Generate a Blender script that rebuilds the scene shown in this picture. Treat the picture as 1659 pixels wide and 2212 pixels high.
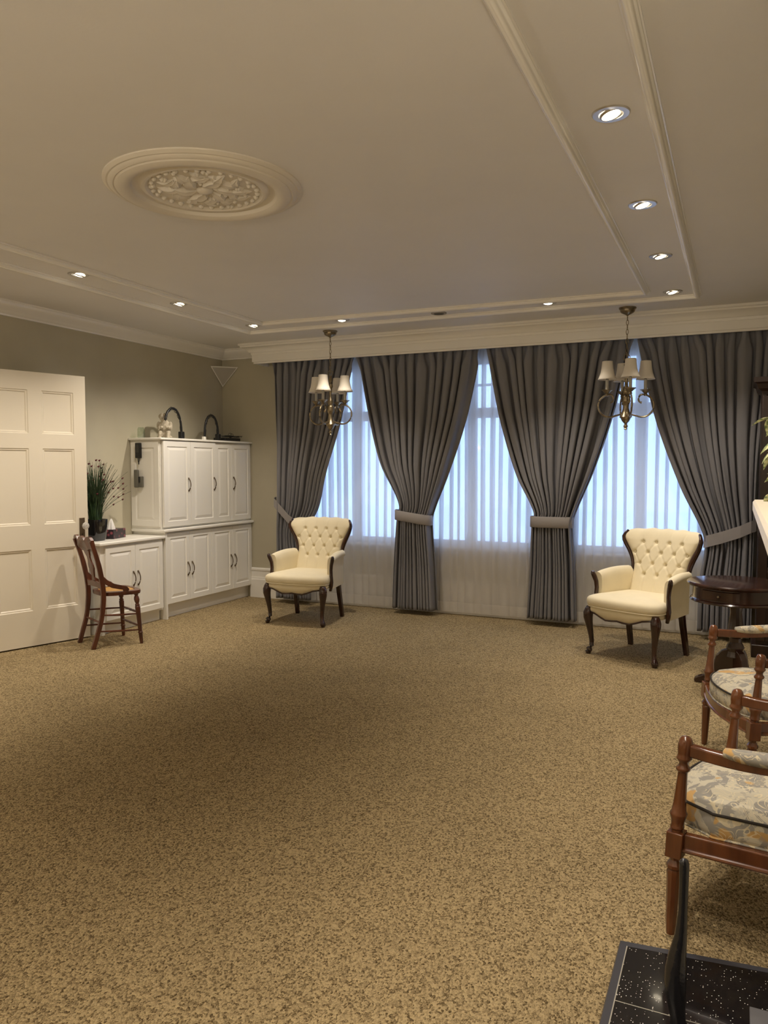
import bpy, math, random
from math import sin, cos, pi, radians as R, sqrt, exp
from mathutils import Vector, Matrix
random.seed(7)
sc = bpy.context.scene
for o in list(bpy.data.objects): bpy.data.objects.remove(o)
COL = sc.collection

# ------------------------------------------------------------------ camera
cam = bpy.data.cameras.new('camera'); camo = bpy.data.objects.new('camera', cam); COL.objects.link(camo)
camo.location = (0, 0, 1.47)
camo.rotation_euler = (R(90 - 3.35), 0, R(24.7))
cam.sensor_fit = 'VERTICAL'; cam.sensor_height = 36.0; cam.lens = 1660 / 2212 * 36
cam.clip_start = 0.02
sc.camera = camo
# ------------------------------------------------------------------ world (cool overcast daylight)
w = bpy.data.worlds.new('sky'); sc.world = w; w.use_nodes = True
SKY = 4.1
bg = w.node_tree.nodes['Background']; bg.inputs[0].default_value = (.36, .555, 1.0, 1); bg.inputs[1].default_value = SKY
# ------------------------------------------------------------------ exposure, lamps
sc.view_settings.view_transform = 'Standard'; sc.view_settings.look = 'None'
sc.view_settings.exposure = 0.0; sc.view_settings.gamma = 1; sc.view_settings.use_curve_mapping = False
WARM = (1.0, .885, .745)
SPOT_W = 80.0
SPOT_ANGLE = 104
SPOT_BLEND = 1.0
UP_W = 45.0  # power of the uplights added as ceiling fill

ZC = 2.78; XL = -5.37; YW = 7.26; XR = .74; YB = -1.3

# ------------------------------------------------------------------ materials
def newmat(name):
    m = bpy.data.materials.new(name); m.use_nodes = True
    n = m.node_tree.nodes; return m, n, m.node_tree.links, n['Principled BSDF']
def mat(name, c, rough=.5, metal=0, spec=.5, coat=0, var=0, vscale=20, bump=0, bscale=60, c2=None, stretch=None):
    m, n, l, b = newmat(name)
    b.inputs['Base Color'].default_value = (*c, 1); b.inputs['Roughness'].default_value = rough
    b.inputs['Metallic'].default_value = metal; b.inputs['Specular IOR Level'].default_value = spec
    b.inputs['Coat Weight'].default_value = coat; b.inputs['Coat Roughness'].default_value = .1
    tc = n.new('ShaderNodeTexCoord'); mp = n.new('ShaderNodeMapping'); l.new(tc.outputs['Object'], mp.inputs[0])
    if stretch: mp.inputs['Scale'].default_value = stretch
    if var or c2:
        t = n.new('ShaderNodeTexNoise'); t.inputs['Scale'].default_value = vscale; t.inputs['Detail'].default_value = 6
        l.new(mp.outputs[0], t.inputs['Vector'])
        r = n.new('ShaderNodeValToRGB'); e = r.color_ramp.elements
        e[0].position = .35; e[1].position = .65
        a = c2 if c2 else tuple(x * (1 - var) for x in c)
        e[0].color = (*a, 1); e[1].color = (*c, 1)
        l.new(t.outputs[0], r.inputs[0]); l.new(r.outputs[0], b.inputs['Base Color'])
    if bump:
        t = n.new('ShaderNodeTexNoise'); t.inputs['Scale'].default_value = bscale; t.inputs['Detail'].default_value = 4
        l.new(mp.outputs[0], t.inputs['Vector'])
        bp = n.new('ShaderNodeBump'); bp.inputs['Strength'].default_value = bump; bp.inputs['Distance'].default_value = .002
        l.new(t.outputs[0], bp.inputs['Height']); l.new(bp.outputs[0], b.inputs['Normal'])
    return m
M = {}
M['wall'] = mat('wall_paint', (.50, .462, .35), .85, var=.06, vscale=3, bump=.3, bscale=220)
M['ceil'] = mat('ceiling_paint', (.80, .78, .75), .6, var=.03, vscale=2, bump=.15, bscale=90)
M['trim'] = mat('trim_paint', (.88, .855, .80), .25)
M['white'] = mat('cabinet_paint', (.86, .835, .77), .35)
M['door'] = mat('door_paint', (.72, .655, .535), .4)
M['drape'] = mat('drape_cloth', (.222, .22, .24), .75, var=.12, vscale=6, bump=.3, bscale=400, stretch=(1, 1, .15))
M['band'] = mat('tieback_cloth', (.33, .31, .31), .7, bump=.3, bscale=400)
M['cream'] = mat('cream_fabric', (.85, .76, .55), .85, var=.05, vscale=8, bump=.35, bscale=500)
M['mahog'] = mat('dark_mahogany', (.045, .014, .008), .22, coat=.5, c2=(.02, .007, .005), vscale=14, stretch=(1, 1, .15))
M['cherry'] = mat('reddish_brown_wood', (.155, .05, .015), .24, coat=.5, c2=(.085, .025, .008), vscale=18, stretch=(1, 1, .12))
M['walnut'] = mat('side_chair_wood', (.13, .034, .014), .3, coat=.4, c2=(.06, .016, .008), vscale=18, stretch=(1, 1, .15))
M['darkwood'] = mat('bookcase_wood', (.028, .012, .007), .35, c2=(.014, .006, .004), vscale=12, stretch=(1, 1, .1))
M['black'] = mat('black_plastic', (.012, .012, .013), .4)
M['gloss'] = mat('black_glaze', (.006, .006, .008), .08, coat=.6)
M['iron'] = mat('black_iron', (.015, .015, .018), .14, coat=.3, bump=.6, bscale=70)
M['brass'] = mat('antique_brass', (.36, .29, .18), .32, metal=.85, c2=(.19, .15, .095), vscale=30)
M['bronze'] = mat('handle_bronze', (.16, .12, .08), .4, metal=.8)
M['nickel'] = mat('brushed_nickel', (.62, .6, .57), .3, metal=.9)
M['grey'] = mat('grey_plastic', (.14, .135, .11), .5)
M['greymetal'] = mat('grey_metal', (.10, .10, .11), .5)
M['shade'] = mat('lamp_shade_cloth', (.80, .74, .64), .8, bump=.3, bscale=300, stretch=(1, 1, .2))
M['sleeve'] = mat('candle_sleeve', (.50, .48, .42), .5)
M['plaster'] = mat('plaster', (.74, .69, .60), .55)
M['stone'] = mat('statue_stone', (.60, .54, .43), .8, c2=(.40, .35, .26), vscale=40)
M['granite_edge'] = mat('granite_edge', (.05, .05, .06), .25)
M['paper'] = mat('tissue_paper', (.85, .83, .8), .9)
M['grille'] = mat('speaker_grille', (.42, .39, .33), .8)
M['grout'] = mat('grout', (.35, .33, .28), .8)
M['soffit'] = mat('underlining', (.02, .015, .012), .9)
M['concrete'] = mat('pale_paving', (.88, .88, .87), .9)
M['hedge'] = mat('hedge_leaf', (.10, .16, .08), .8, var=.5, vscale=10)

def carpet():
    m, n, l, b = newmat('carpet_loop')
    tc = n.new('ShaderNodeTexCoord')
    mp = n.new('ShaderNodeMapping'); mp.inputs['Rotation'].default_value = (0, 0, R(12)); mp.inputs['Scale'].default_value = (1.35, 1, 1)
    l.new(tc.outputs['Object'], mp.inputs[0])
    v = n.new('ShaderNodeTexVoronoi'); v.inputs['Scale'].default_value = 125; l.new(mp.outputs[0], v.inputs['Vector'])
    no = n.new('ShaderNodeTexNoise'); no.inputs['Scale'].default_value = 210; no.inputs['Detail'].default_value = 3; l.new(mp.outputs[0], no.inputs['Vector'])
    nb = n.new('ShaderNodeTexNoise'); nb.inputs['Scale'].default_value = 1.6; nb.inputs['Detail'].default_value = 3; l.new(tc.outputs['Object'], nb.inputs['Vector'])
    mix = n.new('ShaderNodeMath'); mix.operation = 'MULTIPLY_ADD'; mix.inputs[1].default_value = 0.55
    sep = n.new('ShaderNodeSeparateColor'); l.new(v.outputs['Color'], sep.inputs[0])
    l.new(sep.outputs[0], mix.inputs[0]); l.new(no.outputs[0], mix.inputs[2])
    r = n.new('ShaderNodeValToRGB'); e = r.color_ramp.elements
    e[0].position = .46; e[0].color = (.075, .05, .022, 1); e[1].position = 1.02; e[1].color = (.46, .355, .195, 1)
    x = e.new(.64); x.color = (.25, .187, .10, 1)
    l.new(mix.outputs[0], r.inputs[0])
    mr = n.new('ShaderNodeMapRange'); mr.inputs['From Min'].default_value = .3; mr.inputs['From Max'].default_value = .7
    mr.inputs['To Min'].default_value = .92; mr.inputs['To Max'].default_value = 1.06; l.new(nb.outputs[0], mr.inputs[0])
    ml = n.new('ShaderNodeMixRGB'); ml.blend_type = 'MULTIPLY'; ml.inputs[0].default_value = 1
    l.new(r.outputs[0], ml.inputs[1]); l.new(mr.outputs[0], ml.inputs[2])
    l.new(ml.outputs[0], b.inputs['Base Color'])
    b.inputs['Roughness'].default_value = .95; b.inputs['Specular IOR Level'].default_value = .1
    bp = n.new('ShaderNodeBump'); bp.inputs['Strength'].default_value = .9; bp.inputs['Distance'].default_value = .005; bp.invert = True
    l.new(v.outputs['Distance'], bp.inputs['Height']); l.new(bp.outputs[0], b.inputs['Normal'])
    return m
M['carpet'] = carpet()

def floral(name, base=(.50, .46, .36), scale=7.0):
    m, n, l, b = newmat(name)
    tc = n.new('ShaderNodeTexCoord')
    def noise(sc_, off, det=2, rough=.5, dist=0):
        mp = n.new('ShaderNodeMapping'); mp.inputs['Location'].default_value = off; l.new(tc.outputs['Object'], mp.inputs[0])
        t = n.new('ShaderNodeTexNoise'); t.inputs['Scale'].default_value = sc_; t.inputs['Detail'].default_value = det; t.inputs['Roughness'].default_value = rough; t.inputs['Distortion'].default_value = dist
        l.new(mp.outputs[0], t.inputs['Vector']); return t.outputs[0]
    def math(op, a_, v1=None, v2=None, c_=None):
        q = n.new('ShaderNodeMath'); q.operation = op; l.new(a_, q.inputs[0])
        if v1 is not None: q.inputs[1].default_value = v1
        if v2 is not None: q.inputs[2].default_value = v2
        if c_ is not None: l.new(c_, q.inputs[1])
        return q.outputs[0]
    def mix(f, c1, c2):
        q = n.new('ShaderNodeMixRGB'); l.new(f, q.inputs[0])
        for i_, c in ((1, c1), (2, c2)):
            if isinstance(c, tuple): q.inputs[i_].default_value = (*c, 1)
            else: l.new(c, q.inputs[i_])
        return q.outputs[0]
    def step(a_, lo, hi):
        q = n.new('ShaderNodeMapRange'); q.interpolation_type = 'SMOOTHSTEP'; q.inputs['From Min'].default_value = lo; q.inputs['From Max'].default_value = hi; l.new(a_, q.inputs[0]); return q.outputs[0]
    grey = step(noise(scale * 1.6, (0, 0, 0), 3, .6, 1.2), .49, .52)
    c = mix(grey, base, (.27, .255, .225))
    orange = step(noise(scale * .9, (7, 3, 1), 2, .5, .8), .585, .61)
    c = mix(orange, c, (.50, .31, .115))
    swirl = noise(scale * 1.3, (3, 9, 4), 1, .4, 2.2)
    fr = math('FRACT', math('MULTIPLY', swirl, 9.0))
    line = math('LESS_THAN', math('ABSOLUTE', math('SUBTRACT', fr, .5)), .10)
    keep = step(noise(scale * 1.1, (1, 5, 8), 1), .38, .44)
    c = mix(math('MULTIPLY', math('MULTIPLY', line, .75), c_=keep), c, (.66, .57, .38))
    small = step(noise(scale * 5, (2, 2, 6), 2), .60, .64)
    c = mix(math('MULTIPLY', small, .5), c, (.30, .28, .26))
    l.new(c, b.inputs['Base Color']); b.inputs['Roughness'].default_value = .8
    return m
M['floral'] = floral('floral_tapestry')
M['floral_light'] = floral('floral_tapestry_pale', (.72, .65, .5), 7)

def sheer():
    m, n, l, b = newmat('sheer_voile'); n.remove(b); out = n['Material Output']
    d = n.new('ShaderNodeBsdfDiffuse'); d.inputs[0].default_value = (.82, .79, .74, 1)
    t = n.new('ShaderNodeBsdfTranslucent'); t.inputs[0].default_value = (.82, .80, .78, 1)
    tr = n.new('ShaderNodeBsdfTransparent')
    m1 = n.new('ShaderNodeMixShader'); m1.inputs[0].default_value = .38; l.new(d.outputs[0], m1.inputs[1]); l.new(t.outputs[0], m1.inputs[2])
    # doubled hem at the bottom lets less through
    tc = n.new('ShaderNodeTexCoord'); sx = n.new('ShaderNodeSeparateXYZ'); l.new(tc.outputs['Object'], sx.inputs[0])
    g = n.new('ShaderNodeMath'); g.operation = 'GREATER_THAN'; g.inputs[1].default_value = .13; l.new(sx.outputs[2], g.inputs[0])
    mr = n.new('ShaderNodeMapRange'); mr.inputs['To Min'].default_value = .12; mr.inputs['To Max'].default_value = .34; l.new(g.outputs[0], mr.inputs[0])
    m2 = n.new('ShaderNodeMixShader'); l.new(mr.outputs[0], m2.inputs[0]); l.new(m1.outputs[0], m2.inputs[1]); l.new(tr.outputs[0], m2.inputs[2])
    l.new(m2.outputs[0], out.inputs[0]); return m
M['sheer'] = sheer()
def glass(name, tint=(1, 1, 1), refl=.06):
    m, n, l, b = newmat(name); n.remove(b); out = n['Material Output']
    tr = n.new('ShaderNodeBsdfTransparent'); tr.inputs[0].default_value = (*tint, 1)
    g = n.new('ShaderNodeBsdfGlossy'); g.inputs['Roughness'].default_value = .03
    mx = n.new('ShaderNodeMixShader'); mx.inputs[0].default_value = refl; l.new(tr.outputs[0], mx.inputs[1]); l.new(g.outputs[0], mx.inputs[2])
    l.new(mx.outputs[0], out.inputs[0]); return m
M['glass'] = glass('window_glass'); M['vase_glass'] = glass('green_glass', (.80, .86, .80), .10)
def crystal():
    m, n, l, b = newmat('cut_glass'); b.inputs['Transmission Weight'].default_value = .6; b.inputs['Roughness'].default_value = .05
    b.inputs['Base Color'].default_value = (.9, .88, .84, 1); return m
M['crystal'] = crystal()
def emis(name, c, s):
    m, n, l, b = newmat(name); b.inputs['Emission Color'].default_value = (*c, 1); b.inputs['Emission Strength'].default_value = s
    b.inputs['Base Color'].default_value = (.8, .8, .8, 1); return m
M['bulb'] = emis('lamp_glow', (1, .86, .62), 14)
def granite():
    m, n, l, b = newmat('speckled_black_granite')
    tc = n.new('ShaderNodeTexCoord')
    v = n.new('ShaderNodeTexVoronoi'); v.inputs['Scale'].default_value = 170; l.new(tc.outputs['Object'], v.inputs['Vector'])
    lt = n.new('ShaderNodeMath'); lt.operation = 'LESS_THAN'; lt.inputs[1].default_value = .22; l.new(v.outputs['Distance'], lt.inputs[0])
    sep = n.new('ShaderNodeSeparateColor'); l.new(v.outputs['Color'], sep.inputs[0])
    gt = n.new('ShaderNodeMath'); gt.operation = 'GREATER_THAN'; gt.inputs[1].default_value = .80; l.new(sep.outputs[0], gt.inputs[0])
    mu = n.new('ShaderNodeMath'); mu.operation = 'MULTIPLY'; l.new(lt.outputs[0], mu.inputs[0]); l.new(gt.outputs[0], mu.inputs[1])
    mx = n.new('ShaderNodeMixRGB'); l.new(mu.outputs[0], mx.inputs[0]); mx.inputs[1].default_value = (.010, .009, .010, 1); mx.inputs[2].default_value = (.85, .82, .75, 1)
    l.new(mx.outputs[0], b.inputs['Base Color']); b.inputs['Roughness'].default_value = .10; b.inputs['Coat Weight'].default_value = .3
    return m
M['granite'] = granite()
def cane():
    m, n, l, b = newmat('woven_cane')
    tc = n.new('ShaderNodeTexCoord'); c = n.new('ShaderNodeTexChecker'); c.inputs['Scale'].default_value = 110; l.new(tc.outputs['Object'], c.inputs['Vector'])
    c.inputs[1].default_value = (.62, .36, .10, 1); c.inputs[2].default_value = (.38, .20, .06, 1)
    l.new(c.outputs[0], b.inputs['Base Color']); b.inputs['Roughness'].default_value = .55; return m
M['cane'] = cane()
def tissue_art():
    m, n, l, b = newmat('tissue_box_print')
    tc = n.new('ShaderNodeTexCoord'); v = n.new('ShaderNodeTexVoronoi'); v.inputs['Scale'].default_value = 24; l.new(tc.outputs['Object'], v.inputs['Vector'])
    lt = n.new('ShaderNodeValToRGB'); e = lt.color_ramp.elements
    e[0].position = .12; e[0].color = (.45, .12, .15, 1); e[1].position = .42; e[1].color = (.035, .025, .032, 1)
    l.new(v.outputs['Distance'], lt.inputs[0]); l.new(lt.outputs[0], b.inputs['Base Color']); b.inputs['Roughness'].default_value = .4; return m
M['tissue_art'] = tissue_art()
def leafmat():
    m, n, l, b = newmat('variegated_leaf')
    tc = n.new('ShaderNodeTexCoord'); t = n.new('ShaderNodeTexNoise'); t.inputs['Scale'].default_value = 60; l.new(tc.outputs['Object'], t.inputs['Vector'])
    r = n.new('ShaderNodeValToRGB'); e = r.color_ramp.elements; e[0].position = .42; e[0].color = (.10, .16, .05, 1); e[1].position = .55; e[1].color = (.62, .62, .36, 1)
    l.new(t.outputs[0], r.inputs[0]); l.new(r.outputs[0], b.inputs['Base Color']); b.inputs['Roughness'].default_value = .4; return m
M['leaf'] = leafmat()
M['grass'] = mat('grass_blade', (.045, .085, .03), .5, c2=(.015, .03, .012), vscale=30)
M['flower'] = mat('dark_red_flower', (.10, .012, .016), .7)
M['medallion'] = M['plaster']

# ------------------------------------------------------------------ helpers
def tag(o, label=None, cat=None, group=None, kind=None):
    if label: o['label'] = label
    if cat: o['category'] = cat
    if group: o['group'] = group
    if kind: o['kind'] = kind
    return o
def empty(name, loc=(0, 0, 0), rz=0):
    o = bpy.data.objects.new(name, None); COL.objects.link(o); o.location = loc; o.rotation_euler = (0, 0, rz)
    o.empty_display_size = .05; return o
class MB:
    def __init__(s): s.v = []; s.f = []; s.xf = None
    def add(s, v, f):
        k = len(s.v)
        if s.xf is not None: v = [tuple(s.xf @ Vector(p)) for p in v]
        s.v += [tuple(p) for p in v]; s.f += [tuple(i + k for i in q) for q in f]; return s
    def box(s, x0, x1, y0, y1, z0, z1):
        if x0 > x1: x0, x1 = x1, x0
        if y0 > y1: y0, y1 = y1, y0
        return s.add([(x0, y0, z0), (x1, y0, z0), (x1, y1, z0), (x0, y1, z0), (x0, y0, z1), (x1, y0, z1), (x1, y1, z1), (x0, y1, z1)],
                     [(0, 3, 2, 1), (4, 5, 6, 7), (0, 1, 5, 4), (1, 2, 6, 5), (2, 3, 7, 6), (3, 0, 4, 7)])
    def rings(s, rings, cap=True, closed=True):
        n = len(rings[0]); v = [p for r in rings for p in r]; f = []
        for i in range(len(rings) - 1):
            for j in range(n if closed else n - 1):
                a = i * n + j; b = i * n + (j + 1) % n
                f.append((a, b, b + n, a + n))
        if cap:
            f.append(tuple(range(n - 1, -1, -1))); f.append(tuple((len(rings) - 1) * n + j for j in range(n)))
        return s.add(v, f)
    def lathe(s, prof, c=(0, 0, 0), seg=24, axis='z', cap=True):
        rs = []
        for r, h in prof:
            ring = []
            for k in range(seg):
                a = 2 * pi * k / seg
                p = (r * cos(a), r * sin(a), h)
                if axis == 'y': p = (p[0], h, p[1])
                if axis == 'x': p = (h, p[0], p[1])
                ring.append((p[0] + c[0], p[1] + c[1], p[2] + c[2]))
            rs.append(ring)
        return s.rings(rs, cap)
    def tube(s, path, rad, seg=10, flat=None, cap=True, rect=False, upv=(0, 0, 1)):
        P = [Vector(p) for p in path]; rs = []
        for i, p in enumerate(P):
            t = (P[min(i + 1, len(P) - 1)] - P[max(i - 1, 0)]).normalized()
            u = Vector(upv)
            if abs(t.dot(u)) > .95: u = Vector((1, 0, 0)) if abs(t.x) < .9 else Vector((0, 1, 0))
            a = t.cross(u).normalized(); b = a.cross(t).normalized()
            r = rad[i] if isinstance(rad, (list, tuple)) else rad
            ra, rb = (r if not isinstance(r, tuple) else r[0]), (r if not isinstance(r, tuple) else r[1])
            ring = []
            if rect:
                for sa, sb in ((-1, -1), (1, -1), (1, 1), (-1, 1)): ring.append(p + a * ra * sa + b * rb * sb)
            else:
                for k in range(seg):
                    q = 2 * pi * k / seg; ring.append(p + a * ra * cos(q) + b * rb * sin(q))
            rs.append([tuple(x) for x in ring])
        return s.rings(rs, cap)
    def grid(s, fn, nu, nv, wrap=False):
        v = [fn(i / nu, j / nv) for j in range(nv + 1) for i in range(nu + 1)]
        f = [(j * (nu + 1) + i, j * (nu + 1) + i + 1, (j + 1) * (nu + 1) + i + 1, (j + 1) * (nu + 1) + i) for j in range(nv) for i in range(nu)]
        return s.add(v, f)
    def prism(s, poly, fn0, fn1):
        n = len(poly); v = [fn0(*p) for p in poly] + [fn1(*p) for p in poly]
        f = [tuple(range(n - 1, -1, -1)), tuple(range(n, 2 * n))] + [(i, (i + 1) % n, n + (i + 1) % n, n + i) for i in range(n)]
        return s.add(v, f)
    def ball(s, c, r, seg=12, rr=8):
        if not isinstance(r, tuple): r = (r, r, r)
        rs = []
        for i in range(rr + 1):
            a = -pi / 2 + pi * i / rr; q = max(cos(a), .02)
            rs.append([(c[0] + r[0] * q * cos(2 * pi * k / seg), c[1] + r[1] * q * sin(2 * pi * k / seg), c[2] + r[2] * sin(a)) for k in range(seg)])
        return s.rings(rs, True)
    def obj(s, name, m, parent=None, smooth=True, bevel=0, sub=0, ang=40, solid=0):
        me = bpy.data.meshes.new(name); me.from_pydata(s.v, [], s.f); me.update()
        import bmesh
        bm = bmesh.new(); bm.from_mesh(me); bmesh.ops.recalc_face_normals(bm, faces=bm.faces); bm.to_mesh(me); bm.free()
        me.materials.append(M[m] if isinstance(m, str) else m)
        o = bpy.data.objects.new(name, me); COL.objects.link(o)
        if parent is not None: o.parent = parent
        if solid:
            d = o.modifiers.new('solid', 'SOLIDIFY'); d.thickness = solid; d.offset = 0
        if bevel:
            d = o.modifiers.new('bevel', 'BEVEL'); d.width = bevel; d.segments = 2; d.limit_method = 'ANGLE'; d.angle_limit = R(35)
        if sub:
            d = o.modifiers.new('sub', 'SUBSURF'); d.levels = sub; d.render_levels = sub
        if smooth:
            for p in me.polygons: p.use_smooth = True
            if not sub and ang < 180:
                me.set_sharp_from_angle(angle=R(ang))
        return o
def box(name, x0, x1, y0, y1, z0, z1, m, parent=None, bevel=0):
    return MB().box(x0, x1, y0, y1, z0, z1).obj(name, m, parent, smooth=bool(bevel), bevel=bevel)
def copy_tree(o, parent=None):
    c = o.copy(); COL.objects.link(c)
    if parent is not None: c.parent = parent
    for ch in [x for x in bpy.data.objects if x.parent == o]: copy_tree(ch, c)
    return c
def interp(tab, t):
    if t <= tab[0][0]: return tab[0][1]
    for (a, x), (b, y) in zip(tab, tab[1:]):
        if t <= b:
            k = (t - a) / (b - a); k = k * k * (3 - 2 * k) if len(tab) > 2 and False else k
            return x + (y - x) * k
    return tab[-1][1]
def spline(tab, t):     # Catmull-Rom over (t, x) pairs
    n = len(tab)
    if t <= tab[0][0]: return tab[0][1]
    if t >= tab[-1][0]: return tab[-1][1]
    for i in range(n - 1):
        if t <= tab[i + 1][0]:
            (t0, p0), (t1, p1), (t2, p2), (t3, p3) = tab[max(i - 1, 0)], tab[i], tab[i + 1], tab[min(i + 2, n - 1)]
            h = t2 - t1; u = (t - t1) / h
            m1 = (p2 - p0) / (t2 - t0) * h if t2 != t0 else 0; m2 = (p3 - p1) / (t3 - t1) * h if t3 != t1 else 0
            return (2*u**3 - 3*u*u + 1) * p1 + (u**3 - 2*u*u + u) * m1 + (-2*u**3 + 3*u*u) * p2 + (u**3 - u*u) * m2
def struct(o): o['kind'] = 'structure'; return o

# ================================================================== ROOM SHELL
struct(box('floor', XL - .15, XR + .15, YB - .15, YW + .12, -.1, 0, 'carpet'))
struct(box('ceiling', XL - .15, XR + .15, YB - .15, YW + .15, ZC, ZC + .1, 'ceil'))
struct(box('wall_left', XL - .15, XL, YB - .15, YW + .15, 0, ZC, 'wall'))
struct(box('wall_right', XR, XR + .15, YB - .15, YW + .15, 0, ZC, 'wall'))
struct(box('wall_front', XL, XR, YB - .15, YB, 0, ZC, 'wall'))
# window wall with three openings
WIN = [(-4.32, -3.02, -3.65), (-2.86, -1.60, -2.40), (-1.42, -.16, -.80)]
WZ0, WZ1, WT = .68, 2.52, 2.0
wb = MB(); x = XL
for a, b, c in WIN:
    wb.box(x, a, YW, YW + .15, 0, ZC); wb.box(a, b, YW, YW + .15, 0, WZ0); wb.box(a, b, YW, YW + .15, WZ1, ZC); x = b
wb.box(x, XR, YW, YW + .15, 0, ZC)
struct(wb.obj('wall_window_side', 'wall', smooth=False))
for i, (a, b, c) in enumerate(WIN):
    f = MB(); y0, y1 = YW + .02, YW + .09
    f.box(a, a + .05, y0, y1, WZ0, WZ1); f.box(b - .05, b, y0, y1, WZ0, WZ1)
    f.box(a + .05, b - .05, y0, y1, WZ0, WZ0 + .06); f.box(a + .05, b - .05, y0, y1, WZ1 - .05, WZ1)
    f.box(a + .05, b - .05, y0, y1, WT - .05, WT + .05)
    cw = .05 if i == 0 else .035
    f.box(c - cw, c + cw, y0 - .005, y1 + .005, WZ0 + .06, WZ1 - .05)
    f.box(a + .05, c - cw, y0 + .02, y1 - .02, 2.26, 2.285); f.box(c + cw, b - .05, y0 + .02, y1 - .02, 2.26, 2.285)
    fo = struct(f.obj('window_%d' % (i + 1), 'trim', bevel=.004))
    box('window_pane', a + .04, b - .04, YW + .05, YW + .056, WZ0 + .03, WZ1 - .03, 'glass', fo)
    box('window_sill', a - .04, b + .04, YW - .03, YW + .14, WZ0 - .03, WZ0, 'trim', fo, bevel=.005)
# outside ground
g = box('outdoor_paving', -16, 12, YW + .16, YW + 25, -.35, -.3, 'concrete'); g['kind'] = 'structure'

# baseboards
def baseboard(name, pts, side):     # profile extruded between two points, side = inward normal
    prof = [(0, 0), (.03, 0), (.03, .20), (.024, .215), (.024, .225), (.02, .235), (.02, .30), (.028, .308), (.028, .325), (.012, .335), (0, .335)]
    (xa, ya), (xb, yb) = pts; nx, ny = side
    return struct(MB().prism(prof, lambda d, h: (xa + nx * d, ya + ny * d, h), lambda d, h: (xb + nx * d, yb + ny * d, h)).obj(name, 'trim', smooth=False))
baseboard('baseboard_window_side', ((-4.995, YW), (.12, YW)), (0, -1))
baseboard('baseboard_left', ((XL, YB), (XL, 3.9)), (1, 0))
baseboard('baseboard_left_alcove', ((XL, 4.25), (XL, 4.97)), (1, 0))
baseboard('baseboard_right', ((XR, 2.32), (XR, YW - .4)), (-1, 0))
baseboard('baseboard_front', ((XL + .03, YB), (XR, YB)), (0, 1))
# crown moulding (profile: distance from wall, drop)
crown = [(0, 0), (.15, 0), (.15, .008), (.135, .014), (.13, .03), (.11, .045), (.07, .062), (.045, .075), (.035, .082), (.022, .088), (.018, .10), (0, .10)]
def crown_run(name, a, b, nrm, ea=0, eb=0):
    d = (Vector(b) - Vector(a)).normalized()
    def f(p, e): return lambda u, h: (p[0] + nrm[0] * u + d[0] * e * u, p[1] + nrm[1] * u + d[1] * e * u, ZC - h)
    return struct(MB().prism(crown, f(a, ea), f(b, eb)).obj(name, 'trim', ang=25))
crown_run('trim_1', (XL, YB), (XL, YW), (1, 0), 1, -1)
crown_run('trim_2', (XL, YW), (-4.74, YW), (0, -1), 1, 0)
crown_run('trim_3', (XR, YB), (XR, YW), (-1, 0), 1, -1)
crown_run('trim_4', (XL, YB), (XR, YB), (0, 1), 1, -1)
# pelmet over the drapes: cove from ceiling to a flat fascia with a lip, returned to the wall at its left end
pel = [(0, 2.575), (0, 2.592), (.012, 2.595), (.012, 2.665), (.018, 2.668), (.022, 2.688), (.034, 2.692), (.05, 2.715), (.078, 2.735), (.10, 2.742), (.104, 2.755), (.118, 2.76), (.118, ZC), (-.015, ZC), (-.015, 2.575)]
YP = 6.985; XP = -4.755
def pp(d, h): return (YP + .0 - (d), h)
pv = MB()
# section swept: wall return -> corner -> right wall
rings = []
for (px, py, nx, ny) in ((XP, YW, -1, 0), (XP, YP, -1, -1), (XR, YP, 0, -1)):
    rings.append([(px + nx * d, py + ny * d, h) for d, h in pel])
pv.rings(rings, True)
struct(pv.obj('trim_5', 'trim', ang=25))
box('pelmet_track_board', XP + .02, XR, YP + .02, YW - .002, 2.70, ZC - .001, 'trim')['kind'] = 'structure'

# ceiling border mouldings (two concentric frames)
def bars(name, pts, wd=.055):
    prof = [(-wd/2, 0), (-wd/2, .008), (-wd*.36, .011), (-wd*.34, .020), (-wd*.18, .031), (wd*.02, .034), (wd*.16, .031), (wd*.27, .021), (wd*.29, .012), (wd*.36, .010), (wd*.40, .006), (wd/2, .006), (wd/2, 0)]
    n = len(pts); rs = []
    cx = sum(p[0] for p in pts) / n; cy = sum(p[1] for p in pts) / n
    for x, y in pts:
        sx = 1 if x > cx else -1; sy = 1 if y > cy else -1
        rs.append([(x + sx * u, y + sy * u, ZC - h) for u, h in prof])
    rs.append(rs[0])
    return struct(MB().rings(rs, False).obj(name, 'trim', ang=60))
hw = .0275
bars('trim_6', [(-4.355 + hw, -.42), (-4.355 + hw, 6.33 - hw), (-.283 - hw, 6.41 - hw), (-.283 - hw, -.42)])
bars('trim_7', [(-3.985 + hw, -.07), (-3.985 + hw, 5.98 - hw), (-.627 - hw, 6.12 - hw), (-.627 - hw, -.07)])

# door leaf standing open against the left wall, with its casing
dr = empty('door_1', (-5.318, 4.09, 0)); ang = math.atan2(4.914 - 4.09, -5.07 + 5.318); dr.rotation_euler = (0, 0, ang)
dr['kind'] = 'structure'
DL = sqrt((4.914 - 4.09) ** 2 + (.248) ** 2); DH = 2.235; DT = .042
zp = [(.30, .80), (1.0, 1.62), (1.74, 2.09)]; xpn = [(.105, DL / 2 - .055), (DL / 2 + .055, DL - .105)]
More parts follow.
